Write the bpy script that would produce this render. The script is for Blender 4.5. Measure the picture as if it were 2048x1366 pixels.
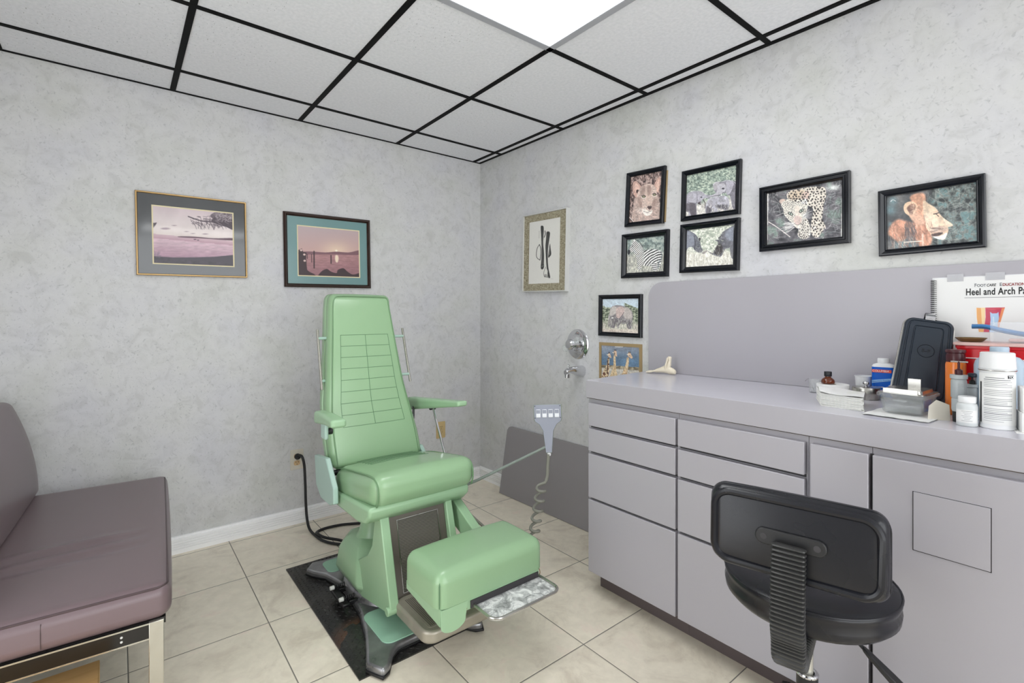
import bpy, bmesh, math, random
import numpy as np
from mathutils import Vector, Matrix
random.seed(4)
for o in list(bpy.data.objects): bpy.data.objects.remove(o)
SC = bpy.context.scene
COL = SC.collection
R = math.radians

# ------------------------------------------------------------ camera
cam = bpy.data.cameras.new('camera'); co = bpy.data.objects.new('camera', cam); COL.objects.link(co)
co.location = (-2.1049, -3.0304, 1.2052); co.rotation_euler = (R(90), 0, -0.6812)
cam.sensor_width = 36; cam.lens = 982.86/2048*36; cam.shift_x = -0.0046; cam.shift_y = -0.02474
cam.clip_start = 0.02
SC.camera = co
# ------------------------------------------------------------ view, world and light
SC.view_settings.view_transform = 'Standard'; SC.view_settings.look = 'None'
SC.view_settings.gamma = 1; SC.view_settings.use_curve_mapping = False
SC.view_settings.exposure = 0.31
WORLD = 2.9          # fill light as daylight, added through unseen openings behind and left of the camera
w = bpy.data.worlds.new('world'); SC.world = w; w.use_nodes = True
w.node_tree.nodes['Background'].inputs[0].default_value = (.95, .975, 1, 1); w.node_tree.nodes['Background'].inputs[1].default_value = WORLD
LAMP = 5.0          # strength of the fluorescent diffusers

H = 2.348; K = 0.012   # ceiling height; the right wall runs out of square by K

# ------------------------------------------------------------ colour and materials
def lin(c):
    c = c/255.0
    return c/12.92 if c <= .04045 else ((c+.055)/1.055)**2.4
def rgb(c): return (lin(c[0]), lin(c[1]), lin(c[2]), 1)
class NT:
    def __init__(s, name):
        s.m = bpy.data.materials.new(name); s.m.use_nodes = True; s.t = s.m.node_tree
        s.b = s.t.nodes['Principled BSDF']
    def n(s, typ, **kw):
        x = s.t.nodes.new('ShaderNode'+typ)
        for k, v in kw.items():
            if k.startswith('i_'): x.inputs[k[2:].replace('_', ' ')].default_value = v
            elif k.startswith('p'): pass
            else: setattr(x, k, v)
        return x
    def l(s, a, b): s.t.links.new(a, b)
    def math(s, op, a, b=None, c=None):
        x = s.t.nodes.new('ShaderNodeMath'); x.operation = op
        for i, q in enumerate((a, b, c)):
            if q is None: continue
            if isinstance(q, (int, float)): x.inputs[i].default_value = q
            else: s.l(q, x.inputs[i])
        return x.outputs[0]
    def mix(s, f, a, b, bt='MIX'):
        x = s.t.nodes.new('ShaderNodeMix'); x.data_type = 'RGBA'; x.blend_type = bt
        for i, q in ((0, f), (6, a), (7, b)):
            if isinstance(q, (int, float)): x.inputs[i].default_value = q
            elif isinstance(q, tuple): x.inputs[i].default_value = q
            else: s.l(q, x.inputs[i])
        return x.outputs[2]
    def ramp(s, f, stops):
        x = s.t.nodes.new('ShaderNodeValToRGB'); e = x.color_ramp.elements
        while len(e) > 1: e.remove(e[-1])
        e[0].position = stops[0][0]; e[0].color = stops[0][1]
        for p, c in stops[1:]:
            q = e.new(p); q.color = c
        s.l(f, x.inputs[0]); return x.outputs[0]
    def co(s, kind='Object', scale=(1, 1, 1), rot=(0, 0, 0)):
        t = s.t.nodes.new('ShaderNodeTexCoord'); m = s.t.nodes.new('ShaderNodeMapping')
        m.inputs['Scale'].default_value = scale; m.inputs['Rotation'].default_value = rot
        s.l(t.outputs[kind], m.inputs[0]); return m.outputs[0]
    def dirco(s, scale, rot):     # coordinates turned first and stretched after, for slanting strokes
        t = s.t.nodes.new('ShaderNodeTexCoord'); m = s.t.nodes.new('ShaderNodeMapping'); m.vector_type = 'TEXTURE'
        m.inputs['Scale'].default_value = tuple(1/q for q in scale); m.inputs['Rotation'].default_value = rot
        s.l(t.outputs['Object'], m.inputs[0]); return m.outputs[0]
    def noise(s, v, scale, detail=3, rough=.5, dist=0):
        x = s.t.nodes.new('ShaderNodeTexNoise'); x.inputs['Scale'].default_value = scale
        x.inputs['Detail'].default_value = detail; x.inputs['Roughness'].default_value = rough
        x.inputs['Distortion'].default_value = dist
        s.l(v, x.inputs['Vector']); return x.outputs[0]
    def bump(s, h, strength=.3, dist=.002):
        x = s.t.nodes.new('ShaderNodeBump'); x.inputs['Strength'].default_value = strength
        x.inputs['Distance'].default_value = dist; s.l(h, x.inputs['Height']); s.l(x.outputs[0], s.b.inputs['Normal'])
    def set(s, **kw):
        for k, v in kw.items():
            s.b.inputs[k.replace('_', ' ')].default_value = v
        return s
def mat(name, c, rough=.5, metal=0, spec=.5, coat=0, var=.06, vs=9, bump=0, bs=120, trans=0, ior=1.45, alpha=1, emis=None):
    """plain surface with a little procedural unevenness in tone, gloss and relief"""
    t = NT(name); v = t.co()
    nz = t.noise(v, vs, 2 if bump < .07 else 3)
    f = t.math('MULTIPLY_ADD', nz, 2*var, 1-var)
    cc = t.mix(1.0, rgb(c), (1, 1, 1, 1), 'MULTIPLY')
    x = t.t.nodes.new('ShaderNodeCombineColor')
    for i in range(3): t.l(f, x.inputs[i])
    cc = t.mix(1.0, rgb(c), x.outputs[0], 'MULTIPLY')
    t.l(cc, t.b.inputs['Base Color'])
    t.l(t.math('MULTIPLY_ADD', nz, rough*.16, rough*.92), t.b.inputs['Roughness'])
    t.set(Metallic=metal, Specular_IOR_Level=spec, Coat_Weight=coat, Coat_Roughness=.06, Transmission_Weight=trans, IOR=ior, Alpha=alpha)
    if bump: t.bump(t.noise(v, bs, 3), bump, .001)
    if emis: t.set(Emission_Color=rgb(emis[0]), Emission_Strength=emis[1])
    return t.m
def wall_mat():
    t = NT('wallpaper'); v = t.co()
    big = t.noise(v, 3.2, 3); mid = t.noise(v, 15, 5, .62, 1.1)
    base = t.ramp(big, [(.3, rgb((202, 203, 199))), (.5, rgb((208, 208, 208))), (.7, rgb((203, 203, 207)))])
    m1 = t.ramp(mid, [(.34, (.91, .91, .905, 1)), (.48, (1, 1, 1, 1)), (.64, (1.04, 1.04, 1.04, 1))])
    base = t.mix(1.0, base, m1, 'MULTIPLY')
    nrm = None
    for sc, rot, th in (((95, 95, 22), (.6, .6, 0), .655), ((100, 100, 24), (-.5, -.5, 0), .655), ((120, 120, 30), (1.2, 1.2, 0), .67), ((110, 110, 26), (-1.15, -1.15, 0), .67), ((60, 60, 60), (0, 0, 0), .71)):
        a = t.noise(t.dirco(sc, rot), 1.0, 1.5, .45, .55)
        msk = _bw(t, t.ramp(a, [(th, (0, 0, 0, 1)), (th+.11, (1, 1, 1, 1))]))
        base = t.mix(t.math('MULTIPLY', msk, .42), base, rgb((158, 160, 161)))
        nrm = msk if nrm is None else t.math('MAXIMUM', nrm, msk)
    t.l(base, t.b.inputs['Base Color']); t.set(Roughness=.55, Specular_IOR_Level=.35)
    t.bump(t.math('MULTIPLY_ADD', nrm, -.6, mid), .22, .002)
    return t.m
def _bw(t, c):
    x = t.t.nodes.new('ShaderNodeRGBToBW'); t.l(c, x.inputs[0]); return x.outputs[0]
def floor_mat():
    t = NT('floor_tile'); tc = t.t.nodes.new('ShaderNodeTexCoord'); sp = t.t.nodes.new('ShaderNodeSeparateXYZ')
    t.l(tc.outputs['Object'], sp.inputs[0]); S = .434
    gx = t.math('DIVIDE', t.math('ADD', sp.outputs[0], 1.6454), S); gy = t.math('DIVIDE', t.math('ADD', sp.outputs[1], .481), S)
    fx = t.math('FRACT', gx); fy = t.math('FRACT', gy)
    dx = t.math('MINIMUM', fx, t.math('SUBTRACT', 1, fx)); dy = t.math('MINIMUM', fy, t.math('SUBTRACT', 1, fy))
    d = t.math('MINIMUM', dx, dy)
    grout = t.math('LESS_THAN', d, .0042)
    ix = t.math('FLOOR', gx); iy = t.math('FLOOR', gy)
    cb = t.t.nodes.new('ShaderNodeCombineXYZ'); t.l(ix, cb.inputs[0]); t.l(iy, cb.inputs[1])
    wn = t.t.nodes.new('ShaderNodeTexWhiteNoise'); t.l(cb.outputs[0], wn.inputs['Vector'])
    va = t.t.nodes.new('ShaderNodeVectorMath'); va.operation = 'MULTIPLY_ADD'
    t.l(wn.outputs['Color'], va.inputs[0]); va.inputs[1].default_value = (7, 7, 7); t.l(tc.outputs['Object'], va.inputs[2])
    n1 = t.noise(va.outputs[0], 5.5, 6, .65, .9); n2 = t.noise(va.outputs[0], 26, 4, .6, .4)
    c = t.ramp(n1, [(.33, rgb((218, 207, 188))), (.46, rgb((236, 227, 208))), (.56, rgb((240, 231, 212))), (.7, rgb((240, 224, 208)))])
    c = t.mix(.12, c, t.ramp(n2, [(.35, rgb((150, 142, 125))), (.65, rgb((240, 232, 214)))]))
    br = t.math('MULTIPLY_ADD', wn.outputs['Value'], .07, .965)
    cc = t.t.nodes.new('ShaderNodeCombineColor')
    for i in range(3): t.l(br, cc.inputs[i])
    c = t.mix(1.0, c, cc.outputs[0], 'MULTIPLY')
    c = t.mix(grout, c, rgb((128, 124, 115)))
    t.l(c, t.b.inputs['Base Color'])
    t.l(t.math('MULTIPLY_ADD', grout, .35, t.math('MULTIPLY_ADD', n1, .2, .26)), t.b.inputs['Roughness'])
    hh = t.ramp(d, [(0.0, (0, 0, 0, 1)), (.009, (1, 1, 1, 1))]); t.bump(_bw(t, hh), .5, .003)
    return t.m
def ceil_mat():
    t = NT('ceiling_tile'); v = t.co()
    n1 = t.noise(v, 75, 2, .5); n2 = t.noise(t.co('Object', (190, 70, 1)), 1, 2, .4)
    reg = t.noise(v, 1.1, 1)
    holes = t.math('MULTIPLY', t.math('GREATER_THAN', n2, .69), t.math('GREATER_THAN', reg, .5))
    c = t.mix(t.math('MULTIPLY', holes, .45), t.ramp(n1, [(.3, rgb((230, 232, 236))), (.7, rgb((240, 241, 245)))]), rgb((120, 120, 120)))
    t.l(c, t.b.inputs['Base Color']); t.set(Roughness=.9, Specular_IOR_Level=.1)
    t.bump(t.math('MULTIPLY_ADD', holes, -1, n1), .4, .002)
    return t.m
def brushed(name, c, rough=.3, sc=(4, 4, 300), metal=1, d=.25):
    t = NT(name); n = t.noise(t.co('Object', sc), 1, 4)
    t.l(t.ramp(n, [(.3, rgb(tuple(max(0, q*(1-d)) for q in c))), (.7, rgb(c))]), t.b.inputs['Base Color'])
    t.l(t.math('MULTIPLY_ADD', n, .25, rough-.1), t.b.inputs['Roughness']); t.set(Metallic=metal)
    return t.m
def tread_mat():
    t = NT('tread_rubber'); v = t.co()
    n = t.noise(v, 7, 4); rust = t.noise(t.co('Object', (1, 1, 1), (0, 0, .3)), 4.2, 3)
    c = t.ramp(n, [(.3, rgb((26, 26, 27))), (.7, rgb((52, 50, 47)))])
    gr = t.t.nodes.new('ShaderNodeVectorMath'); gr.operation = 'DISTANCE'; t.l(v, gr.inputs[0]); gr.inputs[1].default_value = (-.115, -.25, 0)
    near = t.ramp(gr.outputs['Value'], [(.05, (1, 1, 1, 1)), (.14, (0, 0, 0, 1))])
    c = t.mix(t.math('MULTIPLY', _bw(t, near), t.math('GREATER_THAN', rust, .47)), c, rgb((92, 58, 38)))
    t.l(c, t.b.inputs['Base Color']); t.l(t.math('MULTIPLY_ADD', n, .35, .08), t.b.inputs['Roughness'])
    t.bump(t.noise(v, 90, 3), .15, .001)
    return t.m
def tray_mat():
    t = NT('scuffed_aluminium'); v = t.co()
    n = t.noise(v, 26, 6, .7, 1.2); n2 = t.noise(v, 60, 3)
    t.l(t.ramp(n, [(.36, rgb((128, 129, 128))), (.5, rgb((190, 191, 190))), (.62, rgb((240, 240, 238)))]), t.b.inputs['Base Color'])
    t.l(t.math('MULTIPLY_ADD', n, .3, .5), t.b.inputs['Roughness']); t.set(Metallic=0); t.bump(n2, .15, .001)
    return t.m
def grille_mat():
    t = NT('ribbed_mesh'); sp = t.t.nodes.new('ShaderNodeSeparateXYZ'); t.l(t.co(), sp.inputs[0])
    u = t.math('FRACT', t.math('MULTIPLY', sp.outputs[2], 190)); q = t.math('FRACT', t.math('MULTIPLY', sp.outputs[0], 150))
    h = t.math('ABSOLUTE', t.math('SUBTRACT', u, .5))
    h2 = t.math('MULTIPLY', t.math('ABSOLUTE', t.math('SUBTRACT', q, .5)), .35)
    h = t.math('MULTIPLY_ADD', h2, .3, h)
    t.l(t.ramp(h, [(.1, rgb((72, 69, 62))), (.5, rgb((140, 137, 128)))]), t.b.inputs['Base Color'])
    t.set(Roughness=.4, Metallic=.5); t.bump(h, .6, .003)
    return t.m
def linen_mat():
    t = NT('linen_mat'); 
    a = t.noise(t.co('Object', (400, 400, 60)), 1, 2); b = t.noise(t.co('Object', (60, 60, 500)), 1, 2)
    f = t.math('MULTIPLY', t.math('ADD', a, b), .5)
    t.l(t.ramp(f, [(.38, rgb((112, 102, 80))), (.5, rgb((150, 142, 118))), (.6, rgb((186, 180, 158)))]), t.b.inputs['Base Color']); t.set(Roughness=.8)
    return t.m
def wood_mat(name, a, b, sc=(60, 60, 3), rough=.4):
    t = NT(name); n = t.noise(t.co('Object', sc), 1, 5, .6, .5)
    t.l(t.ramp(n, [(.3, rgb(a)), (.7, rgb(b))]), t.b.inputs['Base Color']); t.set(Roughness=rough); return t.m
def print_mat():
    t = NT('photo_print'); a = t.t.nodes.new('ShaderNodeVertexColor'); a.layer_name = 'paint'
    t.l(a.outputs[0], t.b.inputs['Base Color']); t.set(Roughness=.45, Coat_Weight=.5, Coat_Roughness=.03, Coat_IOR=1.35)
    return t.m
M = dict(
 wall=wall_mat(), floor=floor_mat(), ceil=ceil_mat(),
 grid=mat('black_tee_bar', (5, 5, 6), .6, spec=.15), base=mat('white_vinyl', (252, 252, 252), .35),
 lam=mat('grey_laminate', (172, 169, 175), .30, var=.02, vs=4), lam_lit=mat('grey_laminate_lit_top', (202, 200, 208), .22, var=.02, vs=4), toe=mat('toe_kick_brown', (94, 84, 84), .5),
 gap=mat('dark_gap_shade', (62, 60, 62), .7), lam2=mat('grey_laminate_sheet', (146, 142, 144), .34, var=.03, vs=3), edge=mat('sheet_edge', (92, 84, 80), .6), seam=mat('seam_brown', (70, 58, 48), .7),
 gv=mat('green_vinyl', (145, 178, 139), .22, spec=.6, var=.03, vs=6, bump=.04, bs=160), gm=mat('green_enamel', (154, 188, 151), .25, var=.03, vs=5), gmint=mat('mint_enamel', (170, 198, 186), .3, var=.05),
 gpipe=mat('green_piping', (108, 142, 104), .4), gstitch=mat('green_stitch', (88, 124, 90), .6), gpad=mat('green_footpad', (150, 192, 166), .4, var=.05), gback=mat('greenish_grey_cloth', (126, 138, 120), .6),
 alu=brushed('cast_aluminium', (172, 172, 174), .28, (9, 9, 9), .75, .35), dark=mat('black_paint', (24, 24, 25), .35), chrome=mat('chrome', (215, 215, 218), .1, 1, var=.02),
 steel=brushed('stainless_steel', (198, 196, 190), .25, (9, 9, 3), 1, .12), bronze=mat('bronze_grey_trim', (108, 102, 94), .42, .35, var=.1), grille=grille_mat(), tray=tray_mat(), tray2=mat('worn_grey_metal', (168, 162, 148), .4, .5, var=.15, vs=20), greyrod=mat('grey_green_rod', (118, 128, 120), .35),
 rub=mat('black_rubber', (30, 30, 31), .5), cordg=mat('grey_cord', (126, 126, 116), .5), tread=tread_mat(), rivet=mat('white_cap', (205, 205, 200), .4),
 sofa=mat('mauve_brown_vinyl', (112, 96, 99), .30, spec=.55, var=.04, vs=3), sofap=mat('mauve_piping', (74, 60, 62), .4), blackbar=mat('dark_glossy_bar', (26, 24, 22), .15, var=.3, vs=14), chromed=mat('aged_chrome', (190, 188, 178), .22, .85, var=.08, vs=40), card=wood_mat('cardboard', (204, 158, 98), (224, 182, 122), (3, 40, 3), .8),
 bv=mat('black_vinyl', (22, 23, 29), .27, spec=.5, var=.08, vs=8, bump=.0), bshell=mat('black_shell', (22, 23, 17), .5, var=.2, vs=12, bump=.1), bpl=mat('black_plastic', (34, 34, 35), .38, var=.1), bel=mat('bellows_plastic', (58, 58, 57), .35, var=.1), gcol=mat('white_steel_tube', (196, 194, 184), .25, .4),
 frame=mat('black_frame', (10, 14, 22), .16, var=.1), gold=mat('gold_frame', (172, 142, 96), .3, .7), dbrown=mat('dark_brown_frame', (46, 28, 20), .18, .1), wframe=mat('silver_white_frame', (205, 205, 202), .35), wood=wood_mat('pale_wood_backing', (150, 128, 92), (182, 158, 118)), kraft=mat('kraft_board', (160, 138, 100), .7),
 matgrey=mat('grey_matboard', (78, 80, 82), .12, coat=.6, var=.02), mattl=mat('teal_matboard', (112, 148, 148), .25, coat=.5, var=.02), cream=mat('cream_bevel', (226, 214, 176), .6), linen=linen_mat(), print=print_mat(),
 ivory=mat('ivory_plastic', (216, 210, 196), .35), tan=mat('tan_plastic', (202, 178, 128), .4), brass=mat('slot_dark', (60, 46, 34), .5), almond=mat('almond_plastic', (214, 182, 138), .4),
 bone=mat('bone_resin', (232, 222, 200), .45, var=.07, vs=30, bump=.3, bs=90), paper=mat('white_paper', (236, 236, 234), .75, var=.02), paperg=mat('paper_edges', (230, 230, 225), .8, var=.08, vs=90),
 amber=mat('amber_glass', (120, 52, 16), .08, trans=.5, coat=.5), blackcap=mat('black_cap', (24, 25, 30), .4), white=mat('white_plastic', (232, 233, 234), .3), wm=mat('milky_plastic', (222, 226, 226), .3, trans=.15), blue=mat('blue_label', (8, 92, 196), .4, spec=.3), red=mat('red_plastic', (206, 24, 34), .25), redlab=mat('red_orange_label', (228, 78, 42), .4), bluel=mat('pale_blue_plastic', (196, 218, 234), .25, trans=.2),
 orange=mat('orange_liquid_bottle', (226, 122, 46), .22, coat=.4), maroon=mat('maroon_cap', (70, 28, 34), .3), grey=mat('grey_plastic', (168, 174, 176), .35), ink=mat('black_ink', (28, 28, 30), .6), inkg=mat('grey_ink', (120, 122, 126), .6), inkb=mat('blue_ink', (40, 88, 168), .5), lblue=mat('light_blue_ink', (150, 196, 236), .5), navy=mat('slate_blue_enamel', (44, 52, 62), .3, .15, var=.06), navyd=mat('dark_navy_enamel', (30, 36, 44), .3, .2),
 bluep=mat('blue_plastic', (66, 128, 188), .25, trans=.15), pink=mat('pinkish_plastic', (222, 186, 178), .4), brassd=mat('bronze_dish', (132, 108, 72), .3, .7), tape=mat('clear_tape', (214, 214, 218), .3, alpha=.55), redink=mat('dark_red_ink', (140, 38, 44), .5), spiral=mat('dark_spiral_wire', (56, 56, 54), .35, .6),
 lightframe=mat('troffer_frame', (168, 170, 176), .4), button=mat('white_button', (226, 228, 232), .3, .2), face=mat('silver_face', (150, 154, 166), .3, .4), greenside=mat('grey_green_side', (140, 150, 132), .5))
g = NT('clear_glass'); g.set(Base_Color=(.93, .97, .95, 1), Roughness=.02, Transmission_Weight=.7, IOR=1.3, Specular_IOR_Level=.8); g.b.inputs['Alpha'].default_value = .32; M['glass'] = g.m
g = NT('clear_plastic'); g.set(Base_Color=(.86, .9, .94, 1), Roughness=.12, IOR=1.4, Alpha=.15); M['clearp'] = g.m
g = NT('glowing_diffuser'); g.set(Base_Color=(.9, .9, .9, 1), Roughness=.6, Emission_Color=(.96, .985, 1, 1), Emission_Strength=LAMP); M['glow'] = g.m
for n_ in ('glass', 'clearp', 'glow'):
    q_ = M[n_].node_tree; nz = q_.nodes.new('ShaderNodeTexNoise'); nz.inputs['Scale'].default_value = 20
    mt = q_.nodes.new('ShaderNodeMath'); mt.operation = 'MULTIPLY_ADD'; mt.inputs[1].default_value = .03; mt.inputs[2].default_value = q_.nodes['Principled BSDF'].inputs['Roughness'].default_value
    q_.links.new(nz.outputs[0], mt.inputs[0]); q_.links.new(mt.outputs[0], q_.nodes['Principled BSDF'].inputs['Roughness'])

# ------------------------------------------------------------ geometry helpers
def catmull(P, n=8, closed=False):
    P = [Vector(p) for p in P]; out = []; N = len(P)
    rng = range(N if closed else N-1)
    for i in rng:
        if closed: a, b, c, d = P[(i-1) % N], P[i], P[(i+1) % N], P[(i+2) % N]
        else: a, b, c, d = P[max(i-1, 0)], P[i], P[i+1], P[min(i+2, N-1)]
        for k in range(n):
            t = k/n
            out.append(.5*((2*b)+(-a+c)*t+(2*a-5*b+4*c-d)*t*t+(-a+3*b-3*c+d)*t**3))
    if not closed: out.append(P[-1])
    return out
def rrect(w, h, r, n=6, cx=0, cy=0):
    out = []
    for sx, sy, a0 in ((1, 1, 0), (-1, 1, 90), (-1, -1, 180), (1, -1, 270)):
        for k in range(n+1):
            a = R(a0+90*k/n); out.append((cx+sx*(w/2-r)+r*math.cos(a), cy+sy*(h/2-r)+r*math.sin(a)))
    return out
class G:
    def __init__(s): s.v = []; s.f = []
    def add(s, v, f, T=None):
        b = len(s.v)
        s.v += [tuple(T @ Vector(p)) if T is not None else tuple(p) for p in v]
        s.f += [tuple(b+i for i in q) for q in f]; return s
    def box(s, x0, x1, y0, y1, z0, z1, T=None):
        v = [(x, y, z) for x in (x0, x1) for y in (y0, y1) for z in (z0, z1)]
        return s.add(v, [(0, 1, 3, 2), (4, 6, 7, 5), (0, 4, 5, 1), (2, 3, 7, 6), (0, 2, 6, 4), (1, 5, 7, 3)], T)
    def quad(s, a, b, c, d, T=None): return s.add([a, b, c, d], [(0, 1, 2, 3)], T)
    def cyl(s, p0, p1, r0, r1=None, n=20, T=None, caps=True):
        r1 = r0 if r1 is None else r1; p0 = Vector(p0); p1 = Vector(p1); d = (p1-p0).normalized()
        a = d.orthogonal().normalized(); b = d.cross(a); v = []
        for p, r in ((p0, r0), (p1, r1)):
            for i in range(n):
                t = 2*math.pi*i/n; v.append(p+a*r*math.cos(t)+b*r*math.sin(t))
        f = [(i, (i+1) % n, n+(i+1) % n, n+i) for i in range(n)]
        if caps: f += [tuple(range(n-1, -1, -1)), tuple(range(n, 2*n))]
        return s.add(v, f, T)
    def tube(s, P, r, n=10, closed=False, T=None):
        P = [Vector(p) for p in P]; N = len(P); v = []; a = None
        for i, p in enumerate(P):
            if closed: d = (P[(i+1) % N]-P[i-1]).normalized()
            else: d = (P[min(i+1, N-1)]-P[max(i-1, 0)]).normalized()
            if a is None: a = d.orthogonal().normalized()
            else:
                a = a-d*a.dot(d); a = a.normalized() if a.length > 1e-6 else d.orthogonal().normalized()
            b = d.cross(a); rr = r[i] if isinstance(r, (list, tuple)) else r
            for k in range(n):
                t = 2*math.pi*k/n; v.append(p+a*rr*math.cos(t)+b*rr*math.sin(t))
        f = []
        for i in range(N if closed else N-1):
            for k in range(n):
                j = (i+1) % N; f.append((i*n+k, i*n+(k+1) % n, j*n+(k+1) % n, j*n+k))
        if not closed: f += [tuple(range(n-1, -1, -1)), tuple(range((N-1)*n, N*n))]
        return s.add(v, f, T)
    def lathe(s, prof, c=(0, 0, 0), n=32, T=None, sx=1, sy=1):
        v = []; f = []
        for r, z in prof:
            for i in range(n):
                t = 2*math.pi*i/n; v.append((c[0]+sx*max(r, 1e-5)*math.cos(t), c[1]+sy*max(r, 1e-5)*math.sin(t), c[2]+z))
        for j in range(len(prof)-1):
            for i in range(n): f.append((j*n+i, j*n+(i+1) % n, (j+1)*n+(i+1) % n, (j+1)*n+i))
        if prof[0][0] > 1e-4: f.append(tuple(range(n-1, -1, -1)))
        if prof[-1][0] > 1e-4: f.append(tuple(range((len(prof)-1)*n, len(prof)*n)))
        return s.add(v, f, T)
    def prism(s, poly, z0, z1, T=None):
        n = len(poly); v = [(x, y, z0) for x, y in poly]+[(x, y, z1) for x, y in poly]
        f = [tuple(range(n-1, -1, -1)), tuple(range(n, 2*n))]+[(i, (i+1) % n, n+(i+1) % n, n+i) for i in range(n)]
        return s.add(v, f, T)
    def loft(s, rings, T=None, caps=True):
        n = len(rings[0]); v = [p for q in rings for p in q]; f = []
        for j in range(len(rings)-1):
            for i in range(n): f.append((j*n+i, j*n+(i+1) % n, (j+1)*n+(i+1) % n, (j+1)*n+i))
        if caps: f += [tuple(range(n-1, -1, -1)), tuple(range((len(rings)-1)*n, len(rings)*n))]
        return s.add(v, f, T)
    def rbox(s, h, r, fn=None, c=(0, 0, 0), k=4, m=8, bulge=None, T=None):
        """cushion: box of half sizes h, edge radius r; bulge[axis] swells both faces on that axis"""
        def ax(a):
            e = [-a+r*i/k for i in range(k)]; mid = [(-a+r)+(2*a-2*r)*i/m for i in range(m+1)]
            return e+mid+[-x for x in reversed(e)]
        axs = [ax(h[i]) for i in range(3)]; idx = {}; V = []; F = []
        def pt(q):
            key = tuple(round(x, 6) for x in q)
            if key in idx: return idx[key]
            inn = [max(-(h[i]-r), min(h[i]-r, q[i])) for i in range(3)]
            d = Vector([q[i]-inn[i] for i in range(3)])
            # even out the corner spacing
            if d.length > 0:
                d = Vector([math.tan(max(-1, min(1, x/r))*math.pi/4) for x in d]).normalized()*r
            p = [inn[i]+d[i] for i in range(3)]
            if bulge:
                for i in range(3):
                    if bulge[i]:
                        j, l = [x for x in range(3) if x != i]
                        w_ = max(0, 1-(p[j]/h[j])**2)*max(0, 1-(p[l]/h[l])**2)
                        p[i] += bulge[i]*(p[i]/h[i])*w_**.6
            idx[key] = len(V); V.append(p); return idx[key]
        for i in range(3):
            j, l = (i+1) % 3, (i+2) % 3
            for sg in (-1, 1):
                for a in range(len(axs[j])-1):
                    for b in range(len(axs[l])-1):
                        cs = []
                        for (u, w_) in ((a, b), (a+1, b), (a+1, b+1), (a, b+1)):
                            q = [0, 0, 0]; q[i] = sg*h[i]; q[j] = axs[j][u]; q[l] = axs[l][w_]; cs.append(pt(q))
                        F.append(tuple(cs if sg > 0 else cs[::-1]))
        V = [Vector((p[0]+c[0], p[1]+c[1], p[2]+c[2])) for p in V]
        if fn: V = [Vector(fn(*p)) for p in V]
        return s.add(V, F, T)
    def done(s, name, m, parent=None, bevel=0, seg=2, org=None, smooth=35, T=None, fix=True, subd=0):
        if T is not None: s.v = [tuple(T @ Vector(p)) for p in s.v]
        if parent is not None: o_ = wloc(parent)
        elif org is not None: o_ = Vector(org)
        else:
            a = np.array(s.v); o_ = Vector(((a[:, 0].min()+a[:, 0].max())/2, (a[:, 1].min()+a[:, 1].max())/2, a[:, 2].min()))
        me = bpy.data.meshes.new(name); me.from_pydata([tuple(Vector(p)-o_) for p in s.v], [], s.f)
        bm = bmesh.new(); bm.from_mesh(me)
        if fix: bmesh.ops.recalc_face_normals(bm, faces=bm.faces)
        bm.to_mesh(me); bm.free()
        me.materials.append(M[m] if isinstance(m, str) else m)
        o = bpy.data.objects.new(name, me); COL.objects.link(o)
        if parent is not None: o.parent = parent
        else: o.location = o_
        if bevel:
            b = o.modifiers.new('bevel', 'BEVEL'); b.width = bevel; b.segments = seg; b.limit_method = 'ANGLE'; b.angle_limit = R(30)
        if subd:
            b = o.modifiers.new('sub', 'SUBSURF'); b.levels = b.render_levels = subd
        for p in me.polygons: p.use_smooth = True
        me.set_sharp_from_angle(angle=R(smooth))
        return o
def wloc(o):
    v = Vector((0, 0, 0))
    while o is not None: v = v+o.location; o = o.parent
    return v
def thing(name, loc, label, cat, group=None):
    o = bpy.data.objects.new(name, None); COL.objects.link(o); o.location = loc; o.empty_display_size = .05
    return tag(o, label, cat, group)
def tag(o, label, cat, group=None):
    o['label'] = label; o['category'] = cat
    if group: o['group'] = group
    return o
def struct(o): o['kind'] = 'structure'; return o
def frm(o, x, y, z):
    """matrix from an origin and three axes"""
    m = Matrix.Identity(4)
    for i, a in enumerate((x, y, z)):
        a = Vector(a)
        for j in range(3): m[j][i] = a[j]
    for j in range(3): m[j][3] = o[j]
    return m
NR = Vector((-1, -K, 0)).normalized(); DR = Vector((K, -1, 0)).normalized()
def rw(dist, z, off=0):     # matrix of a spot on the right wall: dist along it from the corner, u = to the right, v = up, n = into the room
    return frm(DR*dist+Vector((0, 0, z))+NR*off, DR, (0, 0, 1), NR)
def bwm(x, z, off=0): return frm((x, -off, z), (1, 0, 0), (0, 0, 1), (0, -1, 0))
def line_of(parts, x, y, T, parent, gap=.0016):     # words of mixed size set one after another
    for body, size, m, kw in parts:
        o = text(body, size, T @ Matrix.Translation((x, y, 0)), m, parent, 'lettering', .00015, **kw)
        inv = T.inverted(); off = wloc(parent); x = max((inv @ (q.co+off)).x for q in o.data.vertices)+gap*kw.get('gp', 1) if 'gp' in kw else max((inv @ (q.co+off)).x for q in o.data.vertices)+gap
        if body == ' ': x += .004
def text(body, size, T, m, parent, name='lettering', ext=.0004, bold=0, sx=1, align='LEFT', shear=0, sp=1):
    c = bpy.data.curves.new(name, 'FONT'); c.body = body; c.size = size; c.extrude = ext; c.offset = bold; c.align_x = align; c.shear = shear; c.space_character = sp
    o = bpy.data.objects.new(name, c); COL.objects.link(o); bpy.context.view_layer.update()
    me = bpy.data.meshes.new_from_object(o.evaluated_get(bpy.context.evaluated_depsgraph_get()))
    bpy.data.objects.remove(o)
    q = G(); q.add([T @ Vector((v.co[0]*sx, v.co[1], v.co[2])) for v in me.vertices], [tuple(p.vertices) for p in me.polygons])
    return q.done(name, m, parent, fix=False)

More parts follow.
